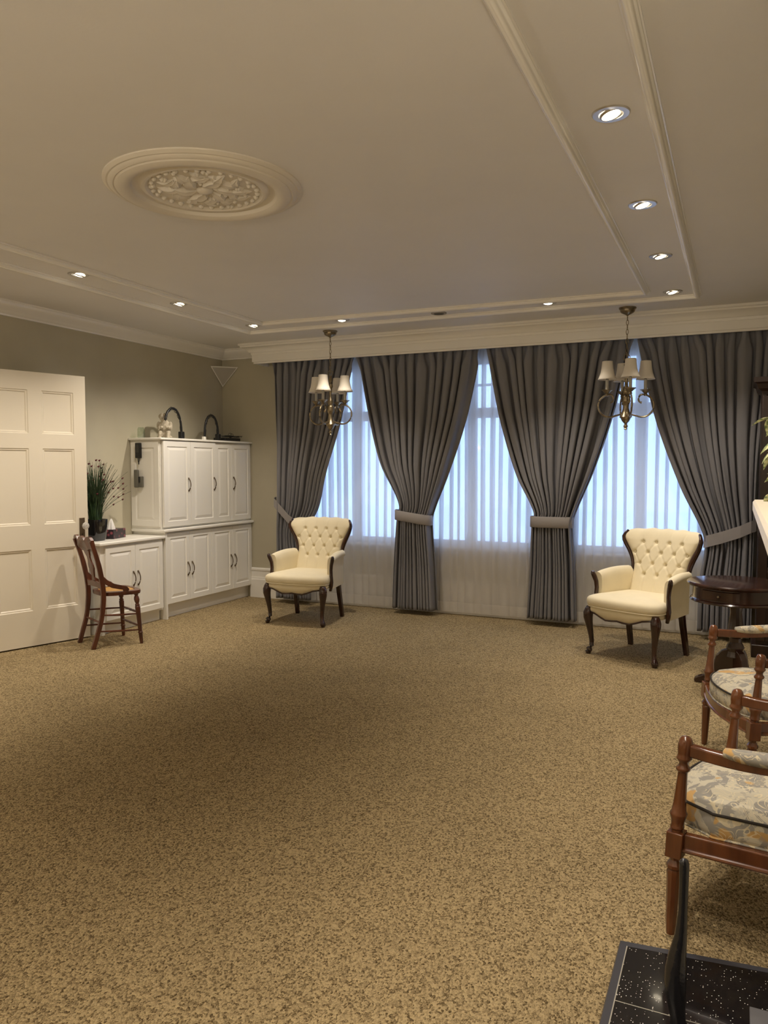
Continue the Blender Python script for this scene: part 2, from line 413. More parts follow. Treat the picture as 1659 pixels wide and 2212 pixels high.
# panel recess leaf: rails and stiles around sunk panels, room side is -Y local
lf = MB()
xs = [0, xpn[0][0], xpn[0][1], xpn[1][0], xpn[1][1], DL]; zs = [.012, zp[0][0], zp[0][1], zp[1][0], zp[1][1], zp[2][0], zp[2][1], DH]
for s_ in (-1, 1):
    yf = s_ * DT / 2
    for i in range(5):
        for j in range(7):
            x0, x1, z0, z1 = xs[i], xs[i+1], zs[j], zs[j+1]
            if i in (1, 3) and j in (1, 3, 5):
                seq = [(0, 0), (.006, .006), (.014, .006), (.022, .013), (.030, .013)]
                rs = [[(x0 + a, yf - s_ * b, z0 + a), (x1 - a, yf - s_ * b, z0 + a), (x1 - a, yf - s_ * b, z1 - a), (x0 + a, yf - s_ * b, z1 - a)] for a, b in seq]
                k = len(lf.v); lf.rings(rs, False); last = [tuple(p) for p in rs[-1]]; lf.add(last, [(0, 1, 2, 3)])
            else:
                lf.add([(x0, yf, z0), (x1, yf, z0), (x1, yf, z1), (x0, yf, z1)], [(0, 1, 2, 3)])
h = DT / 2
lf.add([(0, -h, .012), (0, h, .012), (0, h, DH), (0, -h, DH)], [(0, 1, 2, 3)]); lf.add([(DL, -h, .012), (DL, h, .012), (DL, h, DH), (DL, -h, DH)], [(0, 1, 2, 3)])
lf.add([(0, -h, DH), (DL, -h, DH), (DL, h, DH), (0, h, DH)], [(0, 1, 2, 3)]); lf.add([(0, -h, .012), (DL, -h, .012), (DL, h, .012), (0, h, .012)], [(0, 1, 2, 3)])
lf.obj('door_leaf', 'door', dr, smooth=False)
pl_ = MB().box(DL - .078, DL - .030, -h - .007, -h, .835, 1.04); pp_ = pl_.obj('lock_plate', 'bronze', dr, bevel=.006)
MB().lathe([(.004, 0), (.004, .004)], (DL - .054, -h - .0085, .90), 10, 'y').obj('keyhole', 'black', pp_)
MB().box(DL - .056, DL - .052, -h - .009, -h - .005, .878, .90).obj('keyhole_slot', 'black', pp_, smooth=False)
kb = MB().lathe([(.008, 0), (.008, -.022), (.014, -.026), (.026, -.034), (.032, -.046), (.026, -.060), (.012, -.066)], (DL - .048, -h - .007, .972), 10, 'y').obj('glass_knob', 'crystal', dr, smooth=False)
kb['label'] = 'faceted clear glass knob'
for zz_ in (.25, 1.15, 2.0): MB().lathe([(.009, zz_), (.009, zz_ + .09)], (-.008, -h + .01, 0), 10).obj('hinge', 'bronze', dr)
cs = MB(); cs.box(XL - .02, XL + .012, 3.97, 4.285, 0, 2.56); cs.box(XL - .02, XL + .03, 3.06, 3.19, 0, 2.42); cs.box(XL - .02, XL + .02, 3.06, 4.285, 2.29, 2.56)
struct(cs.obj('trim_8', 'trim', bevel=.006))
struct(box('door_2', XL + .0005, XL + .008, 3.19, 3.97, .01, 2.29, 'darkwood'))

# ================================================================== CEILING MEDALLION
md = empty('ceiling_medallion', (-2.305, 3.0, ZC))
tag(md, 'round plaster ceiling medallion with stepped rings around carved leaf ornament', 'medallion')
prof = [(.455, 0), (.455, -.006), (.440, -.016), (.432, -.016), (.424, -.024), (.410, -.028), (.404, -.025), (.398, -.032), (.375, -.040), (.350, -.038), (.335, -.028), (.328, -.012), (.318, -.007), (.30, -.006), (.292, -.014), (.282, -.022), (.270, -.022), (.262, -.014), (.255, -.008), (0.001, -.008)]
MB().lathe(prof, seg=96, cap=False).obj('moulded_rim', 'medallion', md, ang=30)
orn = MB()
random.seed(11)
def leafblob(x, y, a, L, W, hgt):
    rs = []
    for i in range(9):
        t = i / 8; wv = W * (sin(pi * min(t * 1.08, 1)) ** .8) * (1 + .28 * cos(t * 22)) + .0015
        cx = x + cos(a + .7 * t) * L * t; cy = y + sin(a + .7 * t) * L * t
        px_, py_ = -sin(a + .7 * t), cos(a + .7 * t); hh = -.009 - hgt * sin(pi * t * .9 + .2)
        rs.append([(cx - px_ * wv, cy - py_ * wv, -.007), (cx - px_ * wv * .6, cy - py_ * wv * .6, hh), (cx, cy, hh + .004), (cx + px_ * wv * .6, cy + py_ * wv * .6, hh), (cx + px_ * wv, cy + py_ * wv, -.007)])
    orn.rings(rs, False, closed=False)
for k in range(6):
    a = 2 * pi * k / 6 + .2
    leafblob(.04 * cos(a), .04 * sin(a), a, .13, .035, .022)
    leafblob(.11 * cos(a + .5), .11 * sin(a + .5), a + 1.2, .10, .028, .018)
    leafblob(.11 * cos(a + .5), .11 * sin(a + .5), a - .5, .11, .026, .02)
    leafblob(.17 * cos(a), .17 * sin(a), a + 1.6, .09, .022, .016)
    leafblob(.17 * cos(a), .17 * sin(a), a - 1.9, .09, .022, .016)
    for j in range(5):
        r_ = random.uniform(.09, .235); b_ = a + random.uniform(-.5, .5); orn.ball((r_ * cos(b_), r_ * sin(b_), -.012), (.012, .012, .014), 8, 6)
for k in range(30):
    a = 2 * pi * k / 30; orn.ball((.243 * cos(a), .243 * sin(a), -.012), (.013, .013, .012), 8, 6)
orn.ball((0, 0, -.012), (.04, .04, .02), 16, 8)
orn.obj('carved_ornament', 'medallion', md)

# ================================================================== DOWNLIGHTS
def make_downlight():
    t = empty('ceiling_downlight')
    MB().lathe([(.043, -.001), (.045, -.006), (.066, -.006), (.070, -.002), (.070, .0)], seg=36, cap=False).obj('trim_ring', 'nickel', t)
    MB().lathe([(.043, -.001), (.040, -.007), (.036, -.009), (.034, -.006)], seg=36, cap=False).obj('gimbal', 'nickel', t)
    MB().lathe([(.0345, -.0045), (.030, -.010), (.018, -.014), (.001, -.016)], seg=24, cap=True).obj('bulb', 'bulb', t)
    ld = bpy.data.lights.new('lamp', 'SPOT'); ld.energy = SPOT_W; ld.color = WARM; ld.spot_size = R(SPOT_ANGLE); ld.spot_blend = SPOT_BLEND; ld.shadow_soft_size = .03
    lo = bpy.data.objects.new('lamp', ld); COL.objects.link(lo); lo.parent = t; lo.location = (0, 0, -.03)
    return t
DLP = [(-4.11, 3.96, 'ceiling downlight nearest the door at the left edge of the photo'), (-4.11, 4.995, 'ceiling downlight above the white cabinets, second from the corner'),
       (-4.115, 6.04, 'ceiling downlight in the left corner of the ceiling border'), (-3.24, 6.145, 'lit ceiling downlight just above the left chandelier'),
       (-1.41, 6.2, 'lit ceiling downlight left of the right chandelier'), (-.476, 6.2, 'ceiling downlight in the right corner of the ceiling border'),
       (-.469, 5.13, 'second ceiling downlight from the right corner of the border'), (-.465, 4.10, 'third ceiling downlight from the right corner of the border'),
       (-.46, 3.015, 'largest and nearest ceiling downlight at top right')]
extra = [(-.46, 1.95), (-.46, .9), (-.46, -.24), (-4.11, 2.93), (-4.11, 1.9), (-4.11, .87), (-4.11, -.24), (-3.24, -.24), (-2.3, -.24), (-1.4, -.24)]
dl0 = make_downlight()
def aim(o, x_):      # gimbals are swung towards the near wall
    for c in bpy.data.objects:
        if c.parent == o and not c.name.startswith('trim_ring'):
            c.rotation_euler = (0, R(22 if x_ < -4 else (-14 if x_ > -1 else 0)), 0)
for i, (x_, y_, lb) in enumerate(DLP):
    o = dl0 if i == 0 else copy_tree(dl0)
    aim(o, x_); o.location = (x_, y_, ZC); tag(o, lb, 'ceiling light', 'recessed ceiling downlights')
for x_, y_ in extra:
    o = copy_tree(dl0); aim(o, x_); o.location = (x_, y_, ZC); tag(o, 'recessed ceiling downlight of the border outside the photo', 'ceiling light', 'recessed ceiling downlights outside the photo')
vn = empty('smoke_detector', (-2.345, 6.215, ZC)); tag(vn, 'unlit round grey vent in the ceiling border between two lit downlights', 'ceiling vent')
MB().lathe([(.066, 0), (.066, -.008), (.055, -.012), (.050, -.008), (.045, -.008)], seg=32, cap=False).obj('rim', 'grille', vn)
gv = MB()
for r_ in (.042, .032, .022, .012): gv.lathe([(r_, -.006), (r_, -.011), (r_ - .005, -.011), (r_ - .005, -.006)], seg=28, cap=False)
gv.lathe([(.05, -.003), (.05, -.004)], seg=28); gv.obj('louvre', 'grey', vn)

# ================================================================== CURTAINS
def drape(name, label, top, tie, bot, left, right, npl, seed, ztie, tiltL=0, tiltR=0, ycen=7.068, amp=.040):
    rnd = random.Random(seed)
    ph = [rnd.uniform(-.5, .5) for _ in range(40)]; am = [rnd.uniform(.65, 1.25) for _ in range(40)]
    root = empty(name, ((top[0] + top[1]) / 2, ycen, 0)); ox = root.location.x
    Z0, Z1 = bot[2], 2.60
    def f(u, v):
        z = Z0 + (Z1 - Z0) * v
        L = spline(left, z); Rr = spline(right, z)
        wdt = Rr - L; k = wdt / (top[1] - top[0])
        h = min(1, max(0, (z - 2.44) / .14))
        uu = u
        phi = 2 * pi * npl * uu + .8 * sin(2.2 * z + 3 * ph[int(u * 30)])* 0
        i = u * npl; i0 = int(i) % 40; a_ = am[i0] * (1 - (i - int(i))) + am[(i0 + 1) % 40] * (i - int(i))
        wob = .35 * sin(1.7 * z + 6.0 * u + seed) + .5 * (ph[i0] * (1 - (i - int(i))) + ph[(i0 + 1) % 40] * (i - int(i))) * (1 - h)
        phi += wob * (1 - h) + (1 - h) * (1.5 * sin(2 * pi * 2.3 * u + seed) + .9 * sin(2 * pi * 5.1 * u + 2 * seed))
        c = cos(phi)
        # flat fronts with narrow valleys; pinched triple pleats at the heading
        prof_ = (abs(c) ** .7) * (1 if c > 0 else -1)
        A = amp * a_ * (.8 + .5 * (1 - min(k, 1)))
        y = -A * prof_ * (1 - .25 * h) - .012 * h * max(0, cos(phi)) ** 8 * abs(cos(phi * 3))
        y += .004 * sin(3 * phi + 5 * z) * (1 - h)
        # bundle bulges where it is gathered
        g = max(0, 1 - k); y -= .035 * g * sqrt(max(0, 1 - (2 * u - 1) ** 2))
        xo = .45 * (top[1] - top[0]) / npl * .5 * sin(2 * phi) * .38 * k + .10 * (top[1] - top[0]) / npl * sin(phi) * (1 - h) * k
        return (L + wdt * uu + xo - ox, y, z)
    cl = MB().grid(f, npl * 20, 80).obj('curtain_panel', 'drape', root, ang=180, solid=.004)
    tag(root, label, 'curtain', 'grey drapes at the windows')
    return root
LT = 'long grey pleated drape '
# left outer drape (tied to the left)
d1 = drape('drape', LT + 'at far left, tied to the wall behind an armchair', (-4.55, -3.575), None, (0, 0, .055),
      [(.05, -4.53), (.9, -4.52), (2.6, -4.55)], [(.05, -4.10), (.5, -4.12), (.78, -4.14), (1.05, -4.00), (1.4, -3.91), (1.9, -3.74), (2.3, -3.645), (2.6, -3.575)], 12, 1, .8)
d2 = drape('drape', LT + 'between the left and middle windows, gathered by a straight band', (-3.55, -2.245), None, (0, 0, .05),
      [(.05, -3.15), (.5, -3.13), (.92, -3.10), (1.1, -3.075), (1.5, -3.28), (2.0, -3.42), (2.6, -3.55)], [(.05, -2.67), (.5, -2.70), (.90, -2.735), (1.02, -2.72), (1.4, -2.57), (1.9, -2.40), (2.3, -2.30), (2.6, -2.245)], 13, 2, .95)
d3 = drape('drape', LT + 'between the middle and right windows, behind the right chandelier', (-2.18, -.842), None, (0, 0, .06),
      [(.05, -1.76), (.5, -1.735), (.92, -1.72), (1.05, -1.70), (1.4, -1.87), (1.9, -2.03), (2.3, -2.12), (2.6, -2.18)], [(.05, -1.31), (.5, -1.33), (.92, -1.36), (1.02, -1.345), (1.4, -1.19), (1.9, -1.02), (2.3, -.92), (2.6, -.842)], 13, 3, .95)
d4 = drape('drape', LT + 'at far right, tied back beside the dark bookcase', (-.826, .22), None, (0, 0, .07),
      [(.05, -.28), (.5, -.27), (.8, -.235), (.95, -.27), (1.3, -.44), (1.8, -.63), (2.2, -.74), (2.6, -.826)], [(.05, .135), (.9, .135), (1.6, .15), (2.1, .19), (2.6, .22)], 11, 4, .85)
def belt(root, x0, x1, z0, z1, hgt, depth=.075, ycen=7.068):
    n = 40; rs = []
    cx, hw_ = (x0 + x1) / 2, (x1 - x0) / 2 + .008; cz = (z0 + z1) / 2; ox = root.location.x
    for kz in (-.5, -.46, .46, .5):
        ring = []
        for k in range(n):
            a = 2 * pi * k / n
            cxx = abs(cos(a)) ** .7 * (1 if cos(a) > 0 else -1); syy = abs(sin(a)) ** .7 * (1 if sin(a) > 0 else -1)
            sh = 0 if abs(kz) < .5 else -.004
            ring.append((cx + (hw_ + sh) * cxx - ox, syy * (depth + sh) - .012, cz + (z1 - z0) / 2 * cxx + kz * hgt))
        rs.append(ring)
    b_ = MB().rings(rs, False).obj('tieback', 'band', root, ang=60, solid=.004); return b_
belt(d2, -3.11, -2.735, .995, .945, .098)
belt(d3, -1.735, -1.355, .965, .965, .10)
def strap(root, pts, hgt):
    ox = root.location.x; rs = []
    for (x_, y_, z_) in pts:
        rs.append([(x_ - ox, y_ - 7.068 - .003, z_ - hgt / 2), (x_ - ox, y_ - 7.068 - .003, z_ + hgt / 2), (x_ - ox, y_ - 7.068 + .003, z_ + hgt / 2), (x_ - ox, y_ - 7.068 + .003, z_ - hgt / 2)])
    MB().rings(rs, True).obj('tieback', 'band', root, smooth=False)
strap(d1, [(-4.555, 7.10, 1.10), (-4.54, 7.03, 1.09), (-4.45, 7.0, 1.02), (-4.33, 6.985, .915), (-4.2, 6.985, .83), (-4.13, 7.0, .79), (-4.11, 7.06, .77), (-4.12, 7.12, .77)], .095)
strap(d4, [(-.24, 7.12, .83), (-.252, 7.04, .835), (-.22, 7.0, .845), (-.1, 6.985, .885), (.03, 6.985, .935), (.11, 7.0, .975), (.15, 7.03, .99), (.155, 7.10, .995)], .10)
# sheers
def sheer_panel(x0, x1, label, seed):
    rnd = random.Random(seed); npl = int((x1 - x0) / .086); root_x = (x0 + x1) / 2
    am = [rnd.uniform(.55, 1.25) for _ in range(npl + 2)]; ph = [rnd.uniform(-.8, .8) for _ in range(npl + 2)]
    def f(u, v):
        z = .03 + 2.62 * v; i = u * npl; i0 = int(i); t = i - i0; a = am[i0] * (1 - t) + am[i0 + 1] * t; p = ph[i0] * (1 - t) + ph[i0 + 1] * t
        phi = 2 * pi * i + p + .25 * sin(2 * z + u * 9)
        return (x0 + (x1 - x0) * u + .046 * a * sin(phi) - root_x, -.030 * a * cos(phi), z)
    o = MB().grid(f, npl * 14, 24).obj('sheer_curtain', 'sheer', ang=180); o.location = (root_x, 7.20, 0)
    tag(o, label, 'curtain', 'white sheer curtains')
sheer_panel(-4.44, -2.98, 'white sheer curtain over the left window, behind the left chandelier', 21)
sheer_panel(-2.90, -1.58, 'white sheer curtain over the middle window between two grey drapes', 22)
sheer_panel(-1.50, -.07, 'white sheer curtain over the right window behind the right armchair', 23)

# ================================================================== CABINETS
XF = -5.0
def cab_door(parent, y0, y1, z0, z1, raised=True, handle=None, hz=0, xface=XF, thick=.02):
    """overlay door facing +X with a raised centre panel"""
    b_ = MB(); X = xface + thick; a, bb, c, d = y0 + .0015, y1 - .0015, z0 + .0015, z1 - .0015
    seq = [(0, -thick), (0, -.002), (.002, 0), (.052, 0), (.055, -.006), (.062, -.007), (.088, -.001), (.09, -.001)]
    rs = [[(X + e, a + s, c + s), (X + e, bb - s, c + s), (X + e, bb - s, d - s), (X + e, a + s, d - s)] for s, e in seq]
    b_.rings(rs, True); o = b_.obj('cabinet_door', 'white', parent, smooth=False)
    if handle is not None:
        hb = MB(); L = .064
        pts = [(X + .002 + .026 * sin(pi * t) ** .8, handle + .008 * sin(pi * t) * 0, hz - L + 2 * L * t) for t in [k / 12 for k in range(13)]]
        hb.tube(pts, [(.0045 + .003 * abs(1 - 2 * k / 12) ** 4) for k in range(13)], 8)
        hb.box(X, X + .005, handle - .007, handle + .007, hz - L - .006, hz - L + .012); hb.box(X, X + .005, handle - .007, handle + .007, hz + L - .012, hz + L + .006)
        hb.obj('handle', 'bronze', o)
    return o
# low cabinet
c1 = empty('base_cabinet', (0, 0, 0)); tag(c1, 'low white two-door cabinet holding the potted grass, next to the open door', 'cabinet')
MB().box(XL + .001, XF, 4.985, 5.775, .10, .785).obj('body', 'white', c1, smooth=False)
MB().box(XL + .001, XF - .045, 5.0, 5.775, 0, .10).obj('toe_kick', 'white', c1, smooth=False)
MB().box(XL + .001, XF + .005, 4.99, 5.02, 0, .10).obj('foot', 'white', c1, smooth=False)
box('worktop', XL + .001, XF + .035, 4.955, 5.792, .785, .815, 'white', c1, bevel=.008)
cab_door(c1, 5.03, 5.395, .12, .77, handle=5.365, hz=.455); cab_door(c1, 5.395, 5.765, .12, .77, handle=5.425, hz=.455)
# tall lower cabinet
c2 = empty('base_cabinet', (0, 0, 0)); tag(c2, 'white four-door floor cabinet under the wall cupboard, reaching the window wall', 'cabinet')
MB().box(XL + .001, XF, 5.795, YW - .001, .13, .842).obj('body', 'white', c2, smooth=False)
MB().box(XL + .001, XF - .045, 5.80, YW - .001, 0, .13).obj('toe_kick', 'white', c2, smooth=False)
MB().box(XL + .001, XF + .03, 5.7935, 5.815, 0, .842).obj('corner_post', 'white', c2, smooth=False)
box('ledge', XL + .001, XF + .045, 5.7635, YW - .001, .842, .872, 'white', c2, bevel=.008)
for a, b_, hy in ((5.82, 6.165, 6.13), (6.165, 6.515, 6.195), (6.515, 6.885, 6.85), (6.885, 7.245, 6.92)): cab_door(c2, a, b_, .14, .83, handle=hy, hz=.455)
# upper cupboard
c3 = empty('wall_cupboard', (0, 0, 0)); tag(c3, 'tall white four-door cupboard standing on the floor cabinet, cables on top', 'cabinet')
MB().box(XL + .001, XF - .006, 5.775, YW - .001, .873, 1.728).obj('body', 'white', c3, smooth=False)
box('top_board', XL + .001, XF + .035, 5.745, YW - .001, 1.728, 1.75, 'white', c3, bevel=.006)
sp = MB(); a, bb, c, d = XL + .015, XF - .015, .90, 1.71; Y = 5.775
rs = [[(a + s, Y - e, c + s), (bb - s, Y - e, c + s), (bb - s, Y - e, d - s), (a + s, Y - e, d - s)] for s, e in ((0, 0), (0, .012), (.055, .012), (.058, .006), (.066, .005), (.09, .011))]
sp.rings(rs, True).obj('side_panel', 'white', c3, smooth=False)
for a, b_, hy, pr in ((5.79, 6.19, 6.155, .024), (6.19, 6.60, 6.565, .024), (6.60, 6.885, None, .014), (6.885, 7.245, 6.92, .014)):
    cab_door(c3, a, b_, .89, 1.722, handle=hy, hz=1.295, thick=pr)

# ------------------------------------------------ things on and at the cabinets
ph_ = empty('intercom_handset', (-5.245, 5.763, 1.63)); tag(ph_, 'black handheld device hung at the top of the cupboard side panel', 'handset')
MB().box(-.032, .032, -.028, -.001, -.075, .072).obj('body', 'black', ph_, bevel=.006)
MB().box(-.02, .02, -.030, -.027, -.02, .058).obj('screen', 'gloss', ph_, bevel=.001)
MB().tube([(-.008, -.014, -.075), (-.005, -.014, -.10), (0, -.014, -.125)], .0035, 8).tube([(.010, -.014, -.075), (.006, -.014, -.10), (.002, -.014, -.128)], .0035, 8).ball((0.001, -.014, -.13), (.006, .006, .007)).obj('cord', 'black', ph_)
ps = empty('wall_telephone', (-5.24, 5.763, 1.36)); tag(ps, 'grey cordless phone in its holder below the black handset', 'telephone')
MB().box(-.04, .045, -.03, -.001, -.085, .02).obj('cradle', 'grey', ps, bevel=.006)
MB().box(-.04, .006, -.048, -.018, -.088, .085).obj('phone_handset', 'grey', ps, bevel=.008)
MB().box(.008, .022, -.034, -.029, -.04, .015).obj('slot', 'black', ps, bevel=.001)

# potted grass
pg = empty('potted_grass', (-5.185, 5.13, .816)); tag(pg, 'tall artificial grass with dark red blossoms in a glossy black pot', 'potted plant')
def sq(r, z, n=32, p=.45):
    return [((abs(cos(a)) ** p * (1 if cos(a) > 0 else -1)) * r, (abs(sin(a)) ** p * (1 if sin(a) > 0 else -1)) * r, z) for a in [2 * pi * k / n for k in range(n)]]
MB().rings([sq(.05, 0), sq(.062, .004), sq(.072, .03), sq(.084, .175), sq(.084, .19), sq(.078, .19), sq(.074, .165)], True).obj('pot', 'gloss', pg, ang=50)
rnd = random.Random(5); gb = MB(); tips = []
for k in range(300):
    a = rnd.uniform(0, 2 * pi); r0 = rnd.uniform(0, .05); L = rnd.uniform(.36, .60); lean = rnd.uniform(.02, .17) * (1 if k > 14 else 1.7)
    if k < 14: a = rnd.uniform(.4, 2.0)
    px_, py_ = r0 * cos(a), r0 * sin(a); pts = []
    for i in range(7):
        t = i / 6; pts.append((px_ + cos(a) * lean * t ** 2.0 + .01 * sin(5 * t + k), py_ + sin(a) * lean * t ** 2.0, .14 + L * t * (1 - .12 * t * lean / .17)))
    # keep clear of the wall behind
    pts = [(max(x_, -.165), min(y_, .55), z_) for x_, y_, z_ in pts]
    gb.tube(pts, [(.0036 * (1 - .8 * (i / 6) ** 2), .0011) for i in range(7)], 4)
    if k % 10 == 3: tips.append(pts[6] if k % 20 == 3 else pts[5])
for k in range(5):
    a = 1.25 + .12 * k; pts = []
    for i in range(9):
        t = i / 8; pts.append((cos(a) * .24 * t ** 1.5, sin(a) * .27 * t ** 1.5 * (1 + .1 * k), .15 + (.42 - .05 * k) * t - .02 * t ** 4))
    gb.tube(pts, [.0016] * 9, 5); tips += [pts[8]] + ([pts[7]] if k % 2 else [pts[6]])
gl = gb.obj('grass_blades', 'grass', pg); gl['kind'] = 'stuff'
fm = None
for k, p in enumerate(tips):
    if fm is None:
        o = MB().ball((0, 0, 0), (.008, .008, .008), 8, 6).ball((.006, .004, .005), .005, 6, 5).ball((-.006, .003, -.003), .005, 6, 5).obj('blossom', 'flower', pg); fm = o
    else:
        o = fm.copy(); COL.objects.link(o); o.parent = pg
    o.location = p

tb = empty('tissue_box', (-5.22, 5.385, .816), R(15)); tag(tb, 'dark floral tissue box with a white tissue pulled up, beside the pot', 'tissue box')
MB().box(-.055, .055, -.11, .11, 0, .085).obj('carton', 'tissue_art', tb, bevel=.002)
def tis(u, v):
    a = 2 * pi * u; r = (.05 * (1 - v) ** .8 + .006) * (1 + .25 * sin(3 * a + 2) + .12 * sin(7 * a)); return (r * .5 * cos(a) + .01 * v, r * sin(a) - .045 - .02 * v, .083 + .10 * v)
MB().grid(tis, 36, 10).obj('tissue', 'paper', tb)

# statue (seated cherub) on the cupboard
st = MB(); S = lambda x_, y_, z_: (x_, y_, z_)
for c, r in (((0, 0, .015), (.066, .058, .018)), ((0, .005, .050), (.052, .045, .042)), ((0, .0, .10), (.046, .038, .052)), ((0, -.004, .142), (.036, .028, .026)),
             ((-.012, -.014, .188), (.034, .033, .036)), ((-.014, -.047, .184), (.008, .009, .008)), ((-.014, -.040, .170), (.013, .010, .008)),
             ((-.028, -.036, .172), (.011, .010, .011)), ((.002, -.036, .172), (.011, .010, .011)), ((-.012, 0, .208), (.030, .030, .018)), ((.016, 0, .195), (.013, .018, .020)), ((-.040, 0, .195), (.012, .018, .020)), ((-.012, -.024, .212), (.012, .012, .010)),
             ((-.032, -.045, .045), (.022, .042, .024)), ((.032, -.045, .045), (.022, .042, .024)), ((-.034, -.078, .030), (.017, .018, .032)), ((.034, -.078, .030), (.017, .018, .032)),
             ((-.034, -.09, .008), (.015, .026, .010)), ((.034, -.09, .008), (.015, .026, .010)),
             ((-.050, -.004, .112), (.018, .020, .040)), ((.050, -.004, .112), (.018, .020, .040)), ((-.040, -.036, .092), (.015, .034, .015)), ((.040, -.036, .096), (.015, .034, .015)),
             ((-.020, -.062, .098), (.014, .013, .014)), ((.018, -.062, .102), (.014, .013, .014)), ((.030, .036, .105), (.026, .012, .045)), ((-.030, .036, .105), (.026, .012, .045))):
    st.ball(c, r, 14, 10)
so = st.obj('cherub_statue', 'stone', ang=180); so.location = (-5.16, 6.03, 1.75); so.rotation_euler = (0, 0, R(35)); so.scale = (1.12, 1.12, 1.12)
d = so.modifiers.new('remesh', 'REMESH'); d.mode = 'VOXEL'; d.voxel_size = .0042; d.use_smooth_shade = True
d = so.modifiers.new('smooth', 'SMOOTH'); d.iterations = 3; d.factor = .5
tag(so, 'small pale stone cherub statue seated on top of the white cupboard', 'statue')
def vase(loc, h, r, lb):
    o = MB().lathe([(r * .8, 0), (r, .01), (r, h * .8), (r * .75, h * .96), (r * .7, h)], seg=24, cap=False).obj('glass_jar', 'vase_glass'); o.location = loc
    tag(o, lb, 'jar')
vase((-5.28, 5.83, 1.751), .105, .036, 'pale green glass jar on the cupboard, left of the stone cherub'); vase((-5.25, 6.17, 1.751), .12, .032, 'pale green glass jar on the cupboard, between cherub and cable')
def arch(loc, wd, h, lb, half, seed):
    root = empty('cable_loop', loc); tag(root, lb, 'cable', 'black cable loops on the cupboard'); rnd = random.Random(seed)
    pts = [];
    for i in range(29):
        t = i / 28; a = pi * t
        if half and t < .12: continue
        pts.append((.0, -wd / 2 * cos(a) * (1 - .06 * sin(a)), h * (sin(a) ** .62)))
    MB().tube(pts, .0115, 10).obj('thick_cable', 'black', root)
    wr = MB()
    for s in range(2):
        q = [(p[0] + .012 * sin(i * .8 + s * 3), p[1] * (.93 if s else .97) + .006 * sin(i * 1.3 + s), p[2] * (.96 if s else .93) + .003) for i, p in enumerate(pts)]
        wr.tube(q, .0028, 6)
    wr.obj('thin_wire', 'black', root)
    for k in (4, 9, 14, 19, 24):
        if k < len(pts):
            p = Vector(pts[k]); tj = MB(); tj.ball(p, (.012, .012, .012), 8, 6); tj.tube([p, p + Vector((.0, .012 * (1 if p.y > 0 else -1), .016))], .0022, 5); tj.obj('cable_tie', 'black', root)
    MB().box(-.022, .022, wd / 2 - .028, wd / 2 + .022, 0, .075).obj('plug', 'black', root, bevel=.006)
arch((-5.10, 6.08, 1.751), .26, .30, 'black cable loop arching over the stone cherub on the cupboard', True, 1)
arch((-5.12, 6.72, 1.751), .235, .27, 'free-standing black cable loop on the cupboard near the corner', False, 2)
pb = empty('power_supply', (-5.16, 7.06, 1.751)); tag(pb, 'flat black box with tangled cords at the right end of the cupboard top', 'electronics box')
MB().box(-.08, .08, -.15, .13, 0, .04).obj('casing', 'black', pb, bevel=.006)
cd_ = MB(); rnd = random.Random(9)
for s in range(5):
    cd_.tube([(.06 + .03 * sin(i * .9 + s), -.18 + .32 * i / 14 + .02 * sin(i * 1.3 + s * 2), .045 + .018 * abs(sin(i * .7 + s * 1.3))) for i in range(15)], .003, 6)
cd_.tube([(.02, .02 + .03 * cos(a), .07 + .025 * sin(a)) for a in [k * .35 for k in range(16)]], .0022, 6)
cd_.tube([(.0, .08 + .03 * cos(a), .066 + .025 * sin(a)) for a in [k * .35 for k in range(16)]], .0022, 6)
cd_.obj('cords', 'black', pb)
o = box('plug_adapter', -5.06, -5.03, 6.48, 6.515, 1.751, 1.785, 'white', bevel=.004); tag(o, 'small white plug adapter beside the left foot of the free cable loop', 'adapter')

# corner speaker
cs_ = empty('corner_speaker', (XL + .001, YW - .001, 2.37)); tag(cs_, 'triangular white-framed speaker mounted high in the corner above the cabinets', 'speaker')
def tri(y0, z_, s): return (s, -s, z_)
T = .215
Atop = [(.0, -T, .235), (T, 0, .235), (.01, -.01, 0)]
sp_ = MB()
A_, B_, C_ = Vector((.002, -T, .225)), Vector((T, -.002, .225)), Vector((.012, -.012, .015)); N_ = (B_ - A_).cross(C_ - A_).normalized()
if N_.y > 0: N_ = -N_
G = (A_ + B_ + C_) / 3
def ins(P, k, e): return tuple(P + (G - P) * k + N_ * e)
sp_.rings([[tuple(A_), tuple(B_), tuple(C_)], [ins(A_, 0, .012), ins(B_, 0, .012), ins(C_, 0, .012)], [ins(A_, .09, .012), ins(B_, .09, .012), ins(C_, .09, .012)], [ins(A_, .09, .004), ins(B_, .09, .004), ins(C_, .09, .004)]], True)
sp_.add([tuple(A_), tuple(B_), (0.001, -.001, .225)], [(0, 1, 2)])
sp_.obj('frame', 'trim', cs_, smooth=False)
MB().rings([[ins(A_, .10, .005), ins(B_, .10, .005), ins(C_, .10, .005)], [ins(A_, .10, .008), ins(B_, .10, .008), ins(C_, .10, .008)]], True).obj('grille', 'grille', cs_, smooth=False)

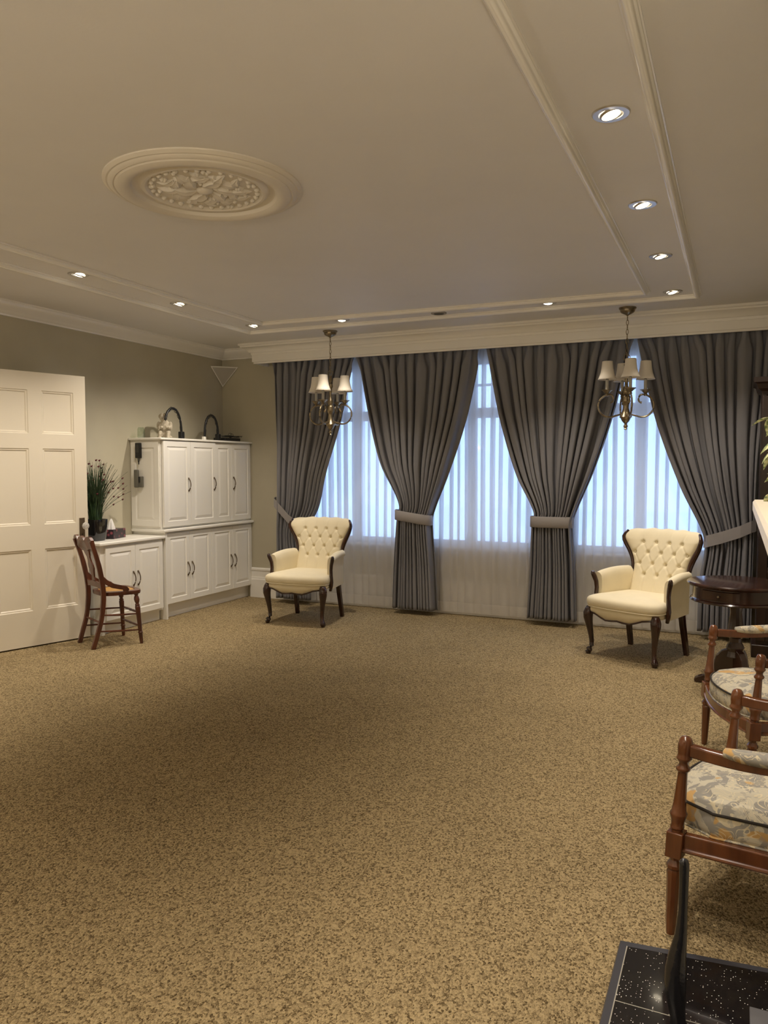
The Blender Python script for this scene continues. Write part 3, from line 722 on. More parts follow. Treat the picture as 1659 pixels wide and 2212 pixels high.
# ================================================================== CHANDELIERS
def make_chandelier():
    t = empty('chandelier')
    MB().lathe([(.070, 0), (.070, -.008), (.060, -.016), (.058, -.030), (.050, -.040), (.030, -.050), (.012, -.058), (.006, -.066)], seg=32).obj('canopy', 'brass', t, ang=30)
    ch = MB(); z_ = -.062; k = 0
    while z_ > -.375:
        pts = [(.009 * cos(a) * (1 if k % 2 else 0), .009 * cos(a) * (0 if k % 2 else 1), z_ - .020 + .024 * sin(a)) for a in [2 * pi * i / 12 for i in range(13)]]
        ch.tube(pts, .0026, 6, cap=False); z_ -= .038; k += 1
    ch.obj('chain', 'brass', t)
    MB().tube([(.026 * cos(a), 0, -.405 + .026 * sin(a)) for a in [2 * pi * i / 20 for i in range(21)]], .0035, 8, cap=False).obj('hanging_ring', 'brass', t)
    col = [(.004, -.43), (.010, -.435), (.012, -.45), (.020, -.465), (.012, -.485), (.010, -.50), (.018, -.51), (.022, -.53), (.014, -.55), (.011, -.60), (.014, -.64), (.024, -.665), (.028, -.69), (.020, -.71), (.030, -.722), (.032, -.735), (.030, -.745), (.033, -.76), (.030, -.775), (.022, -.79), (.020, -.82), (.030, -.86), (.042, -.885), (.046, -.895), (.036, -.905), (.030, -.92), (.022, -.935), (.012, -.945), (.009, -.955), (.016, -.968), (.016, -.975), (.009, -.985), (.013, -.994), (.008, -1.0)]
    MB().lathe([(r_ * 1.12, z_) for r_, z_ in col], seg=24).obj('column', 'brass', t, ang=50)
    for i in range(4):
        a = pi / 2 * i; ca, sa = cos(a), sin(a)
        def P(r, z): return (r * ca, r * sa, z)
        # arm: out from column bottom, big round curl up, ending in a small scroll
        pts = [P(.03, -.87)]
        for k in range(25):   # circle centre r=.135 z=-.79 radius .095
            q = -2.0 + (2.0 + 2.15) * k / 24
            rr = .095 if k < 14 else .095 - .055 * ((k - 14) / 10) ** 1.3
            cr = .13 if k < 14 else .13 + .0 ; cz = -.80 + (0 if k < 14 else .045 * ((k - 14) / 10) ** 1.2)
            pts.append(P(cr + rr * cos(q), cz + rr * sin(q)))
        for k in range(1, 9):
            q = 2.15 + 2.3 * k / 8; rr = .040 - .018 * k / 8; pts.append(P(.13 + rr * cos(q) * .9, -.755 + rr * sin(q)))
        n = len(pts)
        ar = MB().tube(pts, [.0078] * (n - 4) + [.007, .007, .008, .012], 8).obj('arm', 'brass', t)
        MB().lathe([(.010, -.722), (.016, -.715), (.012, -.70), (.022, -.692), (.034, -.680), (.046, -.672), (.046, -.669), (.02, -.668), (.014, -.664)], P(.155, 0)[:2] + (0,), 20).obj('drip_pan', 'brass', ar)
        MB().lathe([(.0135, -.666), (.0135, -.585), (.010, -.582)], P(.155, 0)[:2] + (0,), 14).obj('candle_sleeve', 'sleeve', ar)
        MB().lathe([(.076, -.585), (.066, -.565), (.054, -.53), (.047, -.49), (.042, -.44), (.041, -.435)], P(.155, 0)[:2] + (0,), 28, cap=False).obj('lamp_shade', 'shade', ar, solid=.002)
        MB().lathe([(.008, -.592), (.010, -.58), (.006, -.45), (.008, -.44)], P(.155, 0)[:2] + (0,), 10).obj('socket', 'black', ar)
    return t
ch1 = make_chandelier(); ch1.location = (-3.607, 6.60, ZC - .001); ch1.rotation_euler = (0, 0, R(2))
ch2 = copy_tree(ch1); ch2.location = (-.858, 6.67, ZC - .001); ch2.rotation_euler = (0, 0, R(19))
tag(ch1, 'four-arm antique brass chandelier with cream shades, left one above the left armchair', 'chandelier', 'brass chandeliers')
tag(ch2, 'four-arm antique brass chandelier with cream shades, right one above the right armchair', 'chandelier', 'brass chandeliers')

# ================================================================== TUFTED ARMCHAIRS  (local front = -Y)
def outline(hf, hb, yf, yb, bow, n=12, rc=.05):
    """closed seat outline, counter-clockwise"""
    pts = []
    for k in range(n + 1):          # front, left to right
        t = -1 + 2 * k / n; pts.append((hf * t * (1 - .04 * (abs(t) ** 6)), yf - bow * (1 - t * t) + .035 * abs(t) ** 8))
    for k in range(1, n):           # right side
        t = k / n; pts.append((hf + (hb - hf) * t, yf + .045 + (yb - yf - .045) * t))
    for k in range(n + 1):
        t = 1 - 2 * k / n; pts.append((hb * t * (1 - .03 * abs(t) ** 6), yb + .0 - .02 * abs(t) ** 8))
    for k in range(1, n):
        t = 1 - k / n; pts.append((-(hf + (hb - hf) * t), yf + .045 + (yb - yf - .045) * t))
    return pts
def layered(mb, pts, layers, capc=True):
    cx = sum(p[0] for p in pts) / len(pts); cy = sum(p[1] for p in pts) / len(pts); rs = []
    for k, z_ in layers:
        rs.append([(cx + (x_ - cx) * k, cy + (y_ - cy) * k, z_(x_, y_) if callable(z_) else z_) for x_, y_ in pts])
    mb.rings(rs, True); return mb
def make_armchair():
    t = empty('tufted_armchair')
    ol = outline(.315, .25, -.285, .23, .035)
    layered(MB(), ol, [(.93, .388), (.995, .390), (1.02, .398), (1.032, .412), (1.032, .430), (1.018, .446), (.985, .458), (.93, .466), (.8, .476), (.5, .486), (.05, .490)]).obj('seat_cushion', 'cream', t, ang=180)
    MB().tube([(x_ * 1.003, y_ * 1.003, .387) for x_, y_ in ol + ol[:1]], .006, 6, cap=False).obj('welt', 'cream', t)
    def zb(x_, y_):
        if y_ < -.2:
            q = abs(x_) / .3; return .30 + .012 * (1 - cos(q * 2 * pi)) * 0 + .055 * min(1, q) ** 2.0 + .008 * cos(q * 9)
        return .345
    ap = MB(); layered(ap, ol, [(.97, .40), (.985, .36), (.975, zb), (.90, lambda x_, y_: zb(x_, y_) + .01), (.5, .37), (.05, .37)]); ap.obj('seat_apron', 'cream', t, ang=180)
    fr = [p for p in ol[:13]]
    MB().tube([(x_ * .972, y_ * .972 - .001, zb(x_, y_) - .002) for x_, y_ in fr], (.007), 6).obj('apron_trim', 'mahog', t)
    for s in (-1, 1):
        # cabriole front leg
        path = []; rad = []
        for z_, o_, r_ in ((.375, -.004, .026), (.352, .002, .034), (.325, .009, .0385), (.29, .009, .036), (.25, .003, .030), (.20, -.006, .0245), (.15, -.014, .0205), (.10, -.020, .018), (.065, -.019, .0175), (.045, -.010, .021), (.03, .001, .025), (.018, .006, .0245), (.008, .004, .019), (0, .003, .017)):
            path.append((s * (.286 + o_ * .72), -.255 - o_ * .72, z_)); rad.append(r_)
        MB().tube(path, rad, 14).obj('leg', 'mahog', t, ang=180)
        MB().tube([(s * .235, .195, .37), (s * .238, .215, .25), (s * .243, .243, .12), (s * .246, .27, 0)], [(.022, .020), (.021, .019), (.019, .018), (.017, .017)], rect=True).obj('leg', 'mahog', t, smooth=False, bevel=.003)
        # upholstered arm
        sec = [(-.03, .36), (-.036, .47), (-.036, .57), (-.030, .612), (-.012, .634), (.012, .640), (.034, .630), (.043, .610), (.040, .592), (.026, .583), (.022, .50), (.022, .335), (-.01, .335)]
        rs = []
        for k in range(9):
            q = k / 8; y_ = -.118 + .36 * q; xc = .302 - .052 * q; lift = .022 * q + .012 * sin(pi * q)
            e = .93 if k == 0 else 1
            rs.append([(s * (xc + a_ * e), y_, (z_ + lift * max(0, (z_ - .36) / .27)) if k or z_ < .6 else z_ - .006) for a_, z_ in sec])
        MB().rings(rs, True).obj('arm_pad', 'cream', t, ang=60)
        # carved arm stump
        pth = [(s * .338, -.150, .640), (s * .336, -.146, .625), (s * .328, -.138, .60), (s * .316, -.130, .56), (s * .311, -.128, .51), (s * .314, -.130, .46), (s * .320, -.134, .40), (s * .316, -.134, .36), (s * .306, -.13, .318)]
        MB().tube(pth, [(.014, .010), (.020, .016), (.022, .017), (.019, .016), (.0165, .0155), (.0175, .0155), (.020, .0165), (.019, .016), (.015, .013)], 12, upv=(1, 0, 0)).obj('arm_post', 'mahog', t, ang=180)
    # back
    W = [(.42, .235), (.50, .238), (.58, .235), (.66, .232), (.72, .245), (.78, .272), (.84, .305), (.89, .325), (.925, .325), (.95, .312), (.97, .29)]
    btn = [(x_, .858) for x_ in (-.17, -.057, .057, .17)] + [(x_, .777) for x_ in (-.228, -.114, 0, .114, .228)] + [(x_, .69) for x_ in (-.17, -.057, .057, .17)] + [(x_, .604) for x_ in (-.114, 0, .114)]
    seg = []
    for i, (xa, za) in enumerate(btn):
        for xb, zb2 in btn[i + 1:]:
            if abs(abs(xa - xb) - .057) < .01 and .06 < za - zb2 < .1: seg.append((xa, za, xb, zb2))
    for xa, za in btn[:4]: seg.append((xa, za, xa * 1.12, .95))
    for xa, za in btn[-3:]: seg.append((xa, za, xa * .95, .47))
    seg += [(-.228, .777, -.30, .775), (.228, .777, .30, .775), (-.17, .69, -.25, .672), (.17, .69, .25, .672)]
    def ymid(x_, z_):
        g_ = min(1, max(0, (z_ - .60) / .28)); s_ = abs(x_) / .32
        return .225 + .17 * (z_ - .44) / .52 - .075 * g_ * s_ ** 3
    def surf(front):
        def f(u, v):
            s_ = -1 + 2 * u; s_ = sin(s_ * pi / 2) * .5 + s_ * .5
            top = .968 - .018 * abs(s_) ** 5 + .004 * cos(s_ * 14)
            vv = v ** .92; z_ = .42 + (top - .42) * vv; x_ = s_ * spline(W, z_)
            E = max(0, 1 - abs(s_) ** 7) ** .5 * max(0, 1 - vv ** 16) ** .5
            y_ = ymid(x_, z_)
            if not front: return (x_, y_ + .035 * E, z_)
            d = .058 * E
            for bx, bz in btn:
                q = (x_ - bx) ** 2 + (z_ - bz) ** 2
                if q < .004: d -= .024 * exp(-q / .00022) * E
            cm = 0
            for xa, za, xb, zb2 in seg:
                dx, dz = xb - xa, zb2 - za; L2 = dx * dx + dz * dz; tt = max(0, min(1, ((x_ - xa) * dx + (z_ - za) * dz) / L2))
                q = (x_ - xa - tt * dx) ** 2 + (z_ - za - tt * dz) ** 2
                if q < .0015: cm = max(cm, exp(-q / .00005))
            d -= .0045 * cm * E
            return (x_, y_ - d, z_)
        return f
    bk = MB(); bk.grid(surf(True), 110, 110); bk.grid(surf(False), 30, 24)
    back = bk.obj('backrest', 'cream', t, ang=180)
    bt = None
    for bx, bz in btn:
        if bt is None: bt = MB().ball((0, 0, 0), (.0075, .005, .0075), 10, 6).obj('button', 'cream', back); o = bt
        else: o = bt.copy(); COL.objects.link(o); o.parent = back
        o.location = (bx, ymid(bx, bz) - .036, bz)
    for s in (-1, 1):
        pts = []; rad = []
        for k in range(15):
            q = k / 14; z_ = .615 + .325 * q; wx = spline(W, z_) + .011 - (.02 * max(0, (q - .85) / .15))
            pts.append((s * wx, ymid(wx, z_) - .004, z_)); rad.append((.017 * (.75 + .45 * sin(pi * min(1, q * 1.1))), .026 * (.85 + .2 * sin(pi * q))))
        MB().tube(pts, [(b_, a_) for a_, b_ in rad], 12, upv=(1, 0, 0)).obj('wood_rim', 'mahog', t, ang=180)
    return t
ac1 = make_armchair(); ac1.location = (-3.735, 6.355, 0); ac1.rotation_euler = (0, 0, R(3.6))
ac2 = copy_tree(ac1); ac2.location = (-.668, 6.235, 0); ac2.rotation_euler = (0, 0, R(-25.6))
tag(ac1, 'cream button-tufted armchair in front of the left window, near the white cabinets', 'armchair', 'cream tufted armchairs')
tag(ac2, 'cream button-tufted armchair beside the dark round table, before the right window', 'armchair', 'cream tufted armchairs')

# ================================================================== CANE SIDE CHAIR
hx, hy = .42, .907
sc_ = empty('cane_side_chair', (-4.746, 4.835, 0), math.atan2(hy, hx) + pi / 2)
tag(sc_, 'reddish brown wooden side chair with cane seat, next to the open white door', 'chair')
def post_y(z_): return spline([(0, .205), (.1, .175), (.22, .14), (.36, .122), (.46, .12), (.58, .135), (.72, .165), (.88, .215)], z_)
def post_x(z_): return spline([(0, .158), (.3, .168), (.46, .172), (.88, .185)], z_)
for s in (-1, 1):
    zs_ = [k * .88 / 22 for k in range(23)]
    MB().tube([(s * post_x(z_), post_y(z_), z_) for z_ in zs_], [((.014 if z_ < .5 else .013), (.019 if .3 < z_ < .7 else .017)) for z_ in zs_], rect=True, upv=(0, 1, 0)).obj('rear_post', 'walnut', sc_, bevel=.004)
    pr = [(.0125, 0), (.015, .03), (.0165, .085), (.020, .09), (.020, .097), (.016, .10), (.0175, .2), (.021, .30), (.021, .31), (.017, .315), (.020, .322), (.016, .33), (.013, .337), (.019, .35), (.0225, .37), (.019, .39), (.013, .402), (.017, .41), (.017, .418), (.012, .424), (.016, .44)]
    def lx(z_): return s * (.193 - .030 * z_ / .44)
    rs = [[(lx(z_) + r_ * cos(2 * pi * k / 16), -.185 + .03 * z_ / .44 + r_ * sin(2 * pi * k / 16), z_) for k in range(16)] for r_, z_ in pr]
    MB().rings(rs, True).obj('leg', 'walnut', sc_, ang=50)
    # hip bracket sweeping from post to seat
    tp = [(.13, .60), (.085, .555), (.03, .52), (-.03, .502), (-.075, .488), (-.095, .465)]; bt_ = [(-.085, .440), (-.05, .440), (-.045, .462), (-.01, .470), (.05, .487), (.095, .515), (.125, .545)]
    MB().prism(tp + bt_, lambda y_, z_: (s * .172 - .010, y_, z_), lambda y_, z_: (s * .172 + .010, y_, z_)).obj('hip_bracket', 'walnut', sc_, bevel=.003, ang=60)
    for z_, zf in ((.14, .115), (.27, .25)):
        MB().tube([(s * post_x(z_), post_y(z_), z_), (s * .185, 0, (z_ + zf) / 2), (lx(zf), -.178, zf)], [.006, .0085, .006], 8).obj('stretcher', 'walnut', sc_)
for z_ in (.15, .26): MB().tube([(-.185, -.172, z_), (-.06, -.172, z_), (-.04, -.172, z_), (0, -.172, z_), (.04, -.172, z_), (.06, -.172, z_), (.185, -.172, z_)], [.006, .011, .009, .012, .009, .011, .006], 10).obj('stretcher', 'walnut', sc_)
MB().tube([(-.165, post_y(.21), .21), (.165, post_y(.21), .21)], .0085, 8).obj('stretcher', 'walnut', sc_)
def rsq(hf, hb, yf, yb, n=40, p=.55):
    out = []
    for k in range(n):
        a = 2 * pi * k / n; sx = abs(cos(a)) ** p * (1 if cos(a) > 0 else -1); sy = abs(sin(a)) ** p * (1 if sin(a) > 0 else -1)
        y_ = (yf + yb) / 2 + sy * (yb - yf) / 2; q = (y_ - yf) / (yb - yf); out.append((sx * (hf + (hb - hf) * q), y_))
    return out
o_ = rsq(.205, .155, -.215, .115); i_ = rsq(.165, .125, -.175, .08)
MB().rings([[(x_, y_, .418) for x_, y_ in o_], [(x_ * 1.02, y_ * 1.02, .432) for x_, y_ in o_], [(x_ * 1.01, y_ * 1.01, .448) for x_, y_ in o_], [(x_, y_, .452) for x_, y_ in i_], [(x_, y_, .444) for x_, y_ in i_], [(x_, y_, .424) for x_, y_ in i_]], False).obj('seat_frame', 'walnut', sc_, ang=50)
MB().rings([[(x_, y_, .440) for x_, y_ in i_], [(x_ * .97, y_ * .97, .449) for x_, y_ in i_]], True).obj('cane_seat', 'cane', sc_)
def bkp(xo, z_, off): return (xo, post_y(z_) + off, z_)
crest = [(-.198, .845), (-.20, .885), (-.175, .908), (-.14, .913), (-.105, .905), (-.085, .882), (-.07, .880), (-.05, .900), (0, .912), (.05, .900), (.07, .880), (.085, .882), (.105, .905), (.14, .913), (.175, .908), (.20, .885), (.198, .845), (.185, .82), (.10, .806), (.05, .790), (-.05, .790), (-.10, .806), (-.185, .82)]
MB().prism(crest, lambda a_, z_: bkp(a_, z_, -.012 + .35 * a_ * a_ * -1 + .008), lambda a_, z_: bkp(a_, z_, .012 - .35 * a_ * a_ + .008)).obj('crest_rail', 'walnut', sc_, smooth=False)
spl = [(-.035, .80), (-.06, .79), (-.045, .755), (-.028, .735), (-.034, .70), (-.052, .67), (-.055, .645), (-.036, .61), (-.024, .57), (-.04, .53), (.04, .53), (.024, .57), (.036, .61), (.055, .645), (.052, .67), (.034, .70), (.028, .735), (.045, .755), (.06, .79), (.035, .80)]
MB().prism(spl, lambda a_, z_: bkp(a_, z_, -.006), lambda a_, z_: bkp(a_, z_, .006)).obj('back_splat', 'walnut', sc_, smooth=False)
MB().prism([(-.175, .475), (-.175, .535), (-.09, .528), (0, .54), (.09, .528), (.175, .535), (.175, .475), (.08, .488), (-.08, .488)], lambda a_, z_: bkp(a_, z_, -.010), lambda a_, z_: bkp(a_, z_, .010)).obj('lower_rail', 'walnut', sc_, smooth=False)

# ================================================================== ROUND TABLE
rt = empty('round_table', (.012, 5.62, 0)); tag(rt, 'dark mahogany round drum table with a drawer, right of the cream armchair', 'table')
MB().lathe([(.0, .676), (.295, .676), (.303, .682), (.312, .690), (.312, .697), (.306, .704), (.29, .706), (0.001, .706)], seg=64, cap=False).obj('table_top', 'mahog', rt, ang=40)
MB().lathe([(.275, .585), (.285, .59), (.275, .597), (.272, .675)], seg=56, cap=False).obj('apron', 'mahog', rt, ang=40)
MB().lathe([(.001, .58), (.287, .576), (.293, .583), (.287, .592), (.001, .592)], seg=56, cap=False).obj('apron_bead', 'mahog', rt)
a0 = R(-112)
dd = MB(); rs = []
for k in range(13):
    a = a0 - .45 + .9 * k / 12; rs.append([(.273 * cos(a), .273 * sin(a), .603), (.279 * cos(a), .279 * sin(a), .606), (.279 * cos(a), .279 * sin(a), .664), (.273 * cos(a), .273 * sin(a), .668)])
dw = dd.rings(rs, True).obj('drawer', 'mahog', rt, smooth=False)
MB().ball((.289 * cos(a0), .289 * sin(a0), .635), .008).tube([(.278 * cos(a0), .278 * sin(a0), .635), (.289 * cos(a0), .289 * sin(a0), .635)], .004, 8).obj('knob', 'brass', dw)
MB().lathe([(.07, .578), (.06, .56), (.042, .545), (.036, .50), (.048, .40), (.055, .36), (.060, .345), (.056, .335), (.040, .325), (.038, .30), (.050, .28), (.058, .26), (.050, .235), (.055, .215), (.06, .20)], seg=12).obj('pedestal', 'mahog', rt, ang=25)
for k in range(3):
    a = R(180 + 120 * k); ca, sa = cos(a), sin(a)
    poly = [(0, .25), (.05, .25), (.085, .235), (.115, .20), (.13, .155), (.15, .10), (.185, .06), (.225, .045), (.25, .03), (.252, .008), (.235, 0), (.205, .002), (.17, .02), (.125, .05), (.10, .085), (.06, .10), (0, .10)]
    w_ = .022
    MB().prism(poly, lambda r_, z_: (r_ * ca - w_ * sa, r_ * sa + w_ * ca, z_), lambda r_, z_: (r_ * ca + w_ * sa, r_ * sa - w_ * ca, z_)).obj('leg', 'mahog', rt, smooth=False, bevel=.006)

# ================================================================== OPEN-ARM FLORAL CHAIRS (local front = -Y, posts on y = 0)
def lean(mb):
    mb.v = [(x_, y_ + interp([(0, -.034), (.3, -.024), (.62, 0)], z_), z_) for x_, y_, z_ in mb.v]; return mb
def make_fauteuil():
    t = empty('open_arm_chair')
    leg = [(.0135, 0), (.016, .03), (.0215, .19), (.0225, .205), (.019, .212), (.024, .218), (.024, .228), (.019, .236), (.015, .243), (.017, .254)]
    arm = [(.017, .336), (.0165, .342), (.021, .347), (.021, .353), (.019, .357), (.0215, .375), (.0265, .390), (.0265, .395), (.0225, .401), (.019, .43), (.0145, .52), (.0145, .528), (.0205, .533), (.022, .538), (.0205, .543), (.015, .549), (.0145, .556), (.0175, .562), (.0235, .570), (.024, .574), (.0205, .580), (.021, .59), (.0225, .60), (.0225, .618), (.021, .6225), (.0205, .624), (.019, .631), (.014, .638), (.005, .641)]
    for s in (-1, 1):
        lean(MB().lathe(leg, (s * .32, 0, 0), 10)).obj('leg', 'cherry', t, ang=30)
        lean(MB().box(s * .32 - .025, s * .32 + .025, -.025, .025, .254, .336)).obj('corner_block', 'cherry', t, bevel=.003)
        lean(MB().lathe(arm, (s * .32, 0, 0), 20)).obj('arm_post', 'cherry', t, ang=40)
        MB().tube([(s * .27, .50, .30), (s * .272, .52, .2), (s * .276, .57, 0)], [(.02, .02), (.018, .018), (.015, .015)], rect=True).obj('leg', 'cherry', t, smooth=False, bevel=.003)
        pts = []
        for k in range(11):
            q = k / 10; pts.append((s * (.32 + .022 * sin(pi * q) - .035 * q), .015 + .50 * q, .600 - .012 * sin(pi * q) + .05 * q * q))
        ra = MB().tube(pts, [(.015, .019)] * 11, rect=True).obj('arm_rail', 'cherry', t, smooth=True, bevel=.005)
        pd = [(p[0], p[1], p[2] + .022) for p in pts[2:9]]
        MB().tube([(pts[2][0], pts[2][1] - .004, pts[2][2] + .02)] + pd + [(pts[8][0], pts[8][1] + .006, pts[8][2] + .02)], [(.006, .006), (.022, .014), (.028, .02), (.030, .022), (.030, .022), (.030, .022), (.028, .02), (.022, .014), (.006, .006)], 14).obj('arm_pad', 'floral', t, ang=180)
        MB().tube([(s * .31, -.01, .303), (s * .27, .52, .303)], [(.014, .027)] * 2, rect=True).obj('side_rail', 'cherry', t, smooth=False, bevel=.004)
        MB().tube([(s * .327, .0, .281), (s * .284, .52, .281)], .007, 8).obj('rail_bead', 'cherry', t)
        MB().tube([(s * .262, .515, .27), (s * .26, .53, .40), (s * .255, .565, .65), (s * .245, .62, .98)], [(.016, .018)] * 4, rect=True).obj('back_post', 'cherry', t, smooth=False, bevel=.004)
    fp = [(-.30 + .60 * k / 14, -.03 - .045 * sin(pi * k / 14)) for k in range(15)]
    MB().tube([(x_, y_, .303) for x_, y_ in fp], [(.014, .027)] * 15, rect=True).obj('front_rail', 'cherry', t, bevel=.004)
    MB().tube([(x_, y_ - .014, .280) for x_, y_ in fp], .007, 8).obj('rail_bead', 'cherry', t)
    MB().tube([(-.26, .52, .295), (.26, .52, .295)], [(.014, .033)] * 2, rect=True).obj('back_rail', 'cherry', t, smooth=False, bevel=.004)
    ol = outline(.296, .25, .0, .49, .085, 14)
    # notch at the posts
    ol = [(x_ * (.985 if y_ < .03 and abs(x_) > .25 else 1), y_ + (.03 if y_ < .05 and abs(x_) > .265 else 0)) for x_, y_ in ol]
    cu = layered(MB(), ol, [(.93, .327), (1.0, .332), (1.015, .35), (1.015, .375), (1.0, .40), (.985, .408), (.93, .425), (.75, .443), (.4, .452), (.05, .454)]).obj('seat_cushion', 'floral', t, ang=180)
    MB().tube([(.02 * 0 + (x_) * 1.003, .2 + (y_ - .2) * 1.003, .406) for x_, y_ in ol + ol[:1]], .0045, 6, cap=False).obj('piping', 'soffit', cu)
    MB().tube([(.02 * 0 + (x_) * 1.006, .2 + (y_ - .2) * 1.006, .333) for x_, y_ in ol + ol[:1]], .004, 6, cap=False).obj('piping', 'floral', cu)
    def bk(fr):
        def f(u, v):
            s_ = -1 + 2 * u; E = max(0, 1 - abs(s_) ** 6) ** .5 * max(0, 1 - abs(2 * v - 1) ** 8) ** .5
            z_ = .44 + .50 * v; y_ = .54 + .08 * v; return (s_ * .225, y_ + (-.05 if fr else .02) * E, z_)
        return f
    MB().grid(bk(True), 20, 20).grid(bk(False), 20, 20).obj('backrest', 'floral', t, ang=180)
    MB().tube([(-.245, .62, .965), (-.12, .625, .99), (0, .627, 1.0), (.12, .625, .99), (.245, .62, .965)], [(.016, .022)] * 5, rect=True).obj('top_rail', 'cherry', t, bevel=.004)
    MB().tube([(-.255, .535, .43), (.255, .535, .43)], [(.013, .018)] * 2, rect=True).obj('lower_back_rail', 'cherry', t, smooth=False)
    return t
fd = make_fauteuil(); fd.location = (-.053, 2.815, 0); fd.rotation_euler = (0, 0, math.atan2(-.974, -.226))
tag(fd, 'open-arm floral upholstered chair closest to the camera, above the black hearth', 'armchair', 'floral open-arm chairs')
fc = copy_tree(fd); fc.location = (.009, 4.06, 0); fc.rotation_euler = (0, 0, math.atan2(-.944, .327))
tag(fc, 'open-arm floral upholstered chair farther back, in front of the round table', 'armchair', 'floral open-arm chairs')

# ================================================================== BOOKCASE in the corner
bc = empty('bookcase', (0, 0, 0)); tag(bc, 'tall dark wooden bookcase with glass door at the right edge by the drapes', 'bookcase')
bx0, bx1, by0, by1 = .155, XR - .002, 6.55, 6.95
MB().box(bx0, bx0 + .03, by0, by1, .10, 2.06).box(bx1 - .03, bx1, by0, by1, .10, 2.06).box(bx0 + .03, bx1 - .03, by1 - .02, by1, .1, 2.06).box(bx0 + .03, bx1 - .03, by0, by1 - .02, 2.03, 2.06).box(bx0 + .03, bx1 - .03, by0, by1 - .02, .1, .13).obj('case', 'darkwood', bc, smooth=False)
for z_ in (.75, 1.15, 1.55): MB().box(bx0 + .03, bx1 - .03, by0 + .03, by1 - .02, z_, z_ + .02).obj('shelf', 'darkwood', bc, smooth=False)
MB().box(bx0 - .03, bx1, by0 - .03, by1, 0, .10).obj('plinth', 'darkwood', bc, bevel=.006)
MB().rings([[(bx0 - e, by0 - e, z_), (bx1, by0 - e, z_), (bx1, by1, z_), (bx0 - e, by1, z_)] for e, z_ in ((0, 2.02), (.005, 2.045), (.03, 2.065), (.04, 2.10), (.06, 2.112), (.06, 2.15), (.0, 2.152))], True).obj('cornice', 'darkwood', bc, smooth=False)
df = MB(); df.box(bx0 + .005, bx0 + .065, by0 - .02, by0, .13, 2.01).box(bx1 - .065, bx1 - .005, by0 - .02, by0, .13, 2.01)
for z0_, z1_ in ((.13, .20), (.62, .70), (1.95, 2.01)): df.box(bx0 + .065, bx1 - .065, by0 - .02, by0, z0_, z1_)
do = df.obj('door', 'darkwood', bc, bevel=.004)
MB().box(bx0 + .065, bx1 - .065, by0 - .012, by0 - .008, .70, 1.95).obj('glass_pane', 'glass', do, smooth=False)
MB().box(bx0 + .065, bx1 - .065, by0 - .012, by0 - .004, .20, .62).obj('door_panel', 'darkwood', do, smooth=False)

# ================================================================== FIREPLACE, HEARTH, IRONS
struct(box('wall_chimney', .20, XR - .001, .35, 2.18, 0, ZC - .0005, 'wall'))
fp_ = empty('fireplace', (0, 0, 0)); tag(fp_, 'cream painted fireplace whose mantel shelf corner shows at the right edge', 'fireplace')
MB().rings([[(.20 - e, .42 - (e if e else 0) * .8, z_), (.20 - e, 2.17 + e * .38, z_), (.1999, 2.17 + e * .38, z_), (.1999, .42 - e * .8, z_)] for e, z_ in ((.06, 1.26), (.075, 1.29), (.11, 1.315), (.13, 1.345), (.155, 1.352), (.163, 1.358), (.163, 1.378), (.158, 1.385))], True).obj('mantel_shelf', 'door', fp_, smooth=False)
MB().box(.14, .199, 1.82, 2.14, .036, 1.259).box(.14, .199, .45, .77, .036, 1.259).box(.14, .199, .77, 1.82, 1.0, 1.259).obj('surround', 'door', fp_, bevel=.004)
MB().box(.17, .199, .78, 1.81, .036, .999).obj('firebox', 'soffit', fp_, smooth=False)
he = empty('hearth', (0, 0, 0)); tag(he, 'polished black granite hearth slab with pale grout lines at the bottom right corner', 'hearth')
P4 = [(-.294, .55), (.139, .55), (.139, 2.40), (-.292, 2.355)]
def hz_(e, z_): return [(P4[0][0] + e, P4[0][1] + e, z_), (P4[1][0] - e * 0, P4[1][1] + e, z_), (P4[2][0], P4[2][1] - e, z_), (P4[3][0] + e, P4[3][1] - e, z_)]
MB().rings([hz_(0, .001), hz_(0, .028), hz_(.003, .032), hz_(.024, .032), hz_(.024, .0305)], False).add(hz_(.024, .0305), [(0, 1, 2, 3)]).obj('edge_border', 'granite_edge', he, smooth=False)
MB().rings([hz_(.024, .0295), hz_(.024, .0315)], True).obj('granite_tiles', 'granite', he, smooth=False)
gr = MB(); gr.box(-.2695, -.2665, .58, 2.332, .030, .0322).box(-.266, .139, 2.072, 2.0745, .030, .0322).box(-.266, .139, 1.757, 1.760, .030, .0322).box(-.266, .139, 1.44, 1.443, .030, .0322); gr.obj('grout_line', 'grout', he, smooth=False)
# andiron: tapering black iron post with swollen knee
an = empty('andiron', (-.10, 2.0, .0335)); tag(an, 'glossy black iron post with swollen foot standing on the granite hearth', 'andiron')
rx, ry = .9085, .418
pts = []; rad = []
for z_, off, hw2 in ((.462, .002, .006), (.460, .002, .010), (.450, .003, .0125), (.40, .003, .0115), (.33, .002, .0115), (.27, -.001, .015), (.22, -.009, .0215), (.18, -.013, .026), (.15, -.013, .0275), (.12, -.012, .026), (.08, -.008, .021), (.05, -.004, .019), (.02, -.002, .023), (0, -.002, .026)):
    pts.append((rx * off, ry * off, z_)); rad.append((hw2 * .75, hw2))
MB().tube(pts, [(b_, a_) for a_, b_ in rad], 16, upv=(-ry, rx, 0)).obj('post', 'iron', an, ang=180)
MB().lathe([(.03, 0), (.034, .004), (.030, .012), (.02, .018)], (0, 0, 0), 24).obj('foot', 'iron', an)
bx_ = empty('metal_box', (.062, 2.065, .0335), 0); tag(bx_, 'plain grey metal box on the hearth, only its corner visible bottom right', 'box')
MB().box(.0, .055, -.16, .035, 0, .055).obj('body', 'greymetal', bx_, bevel=.003)
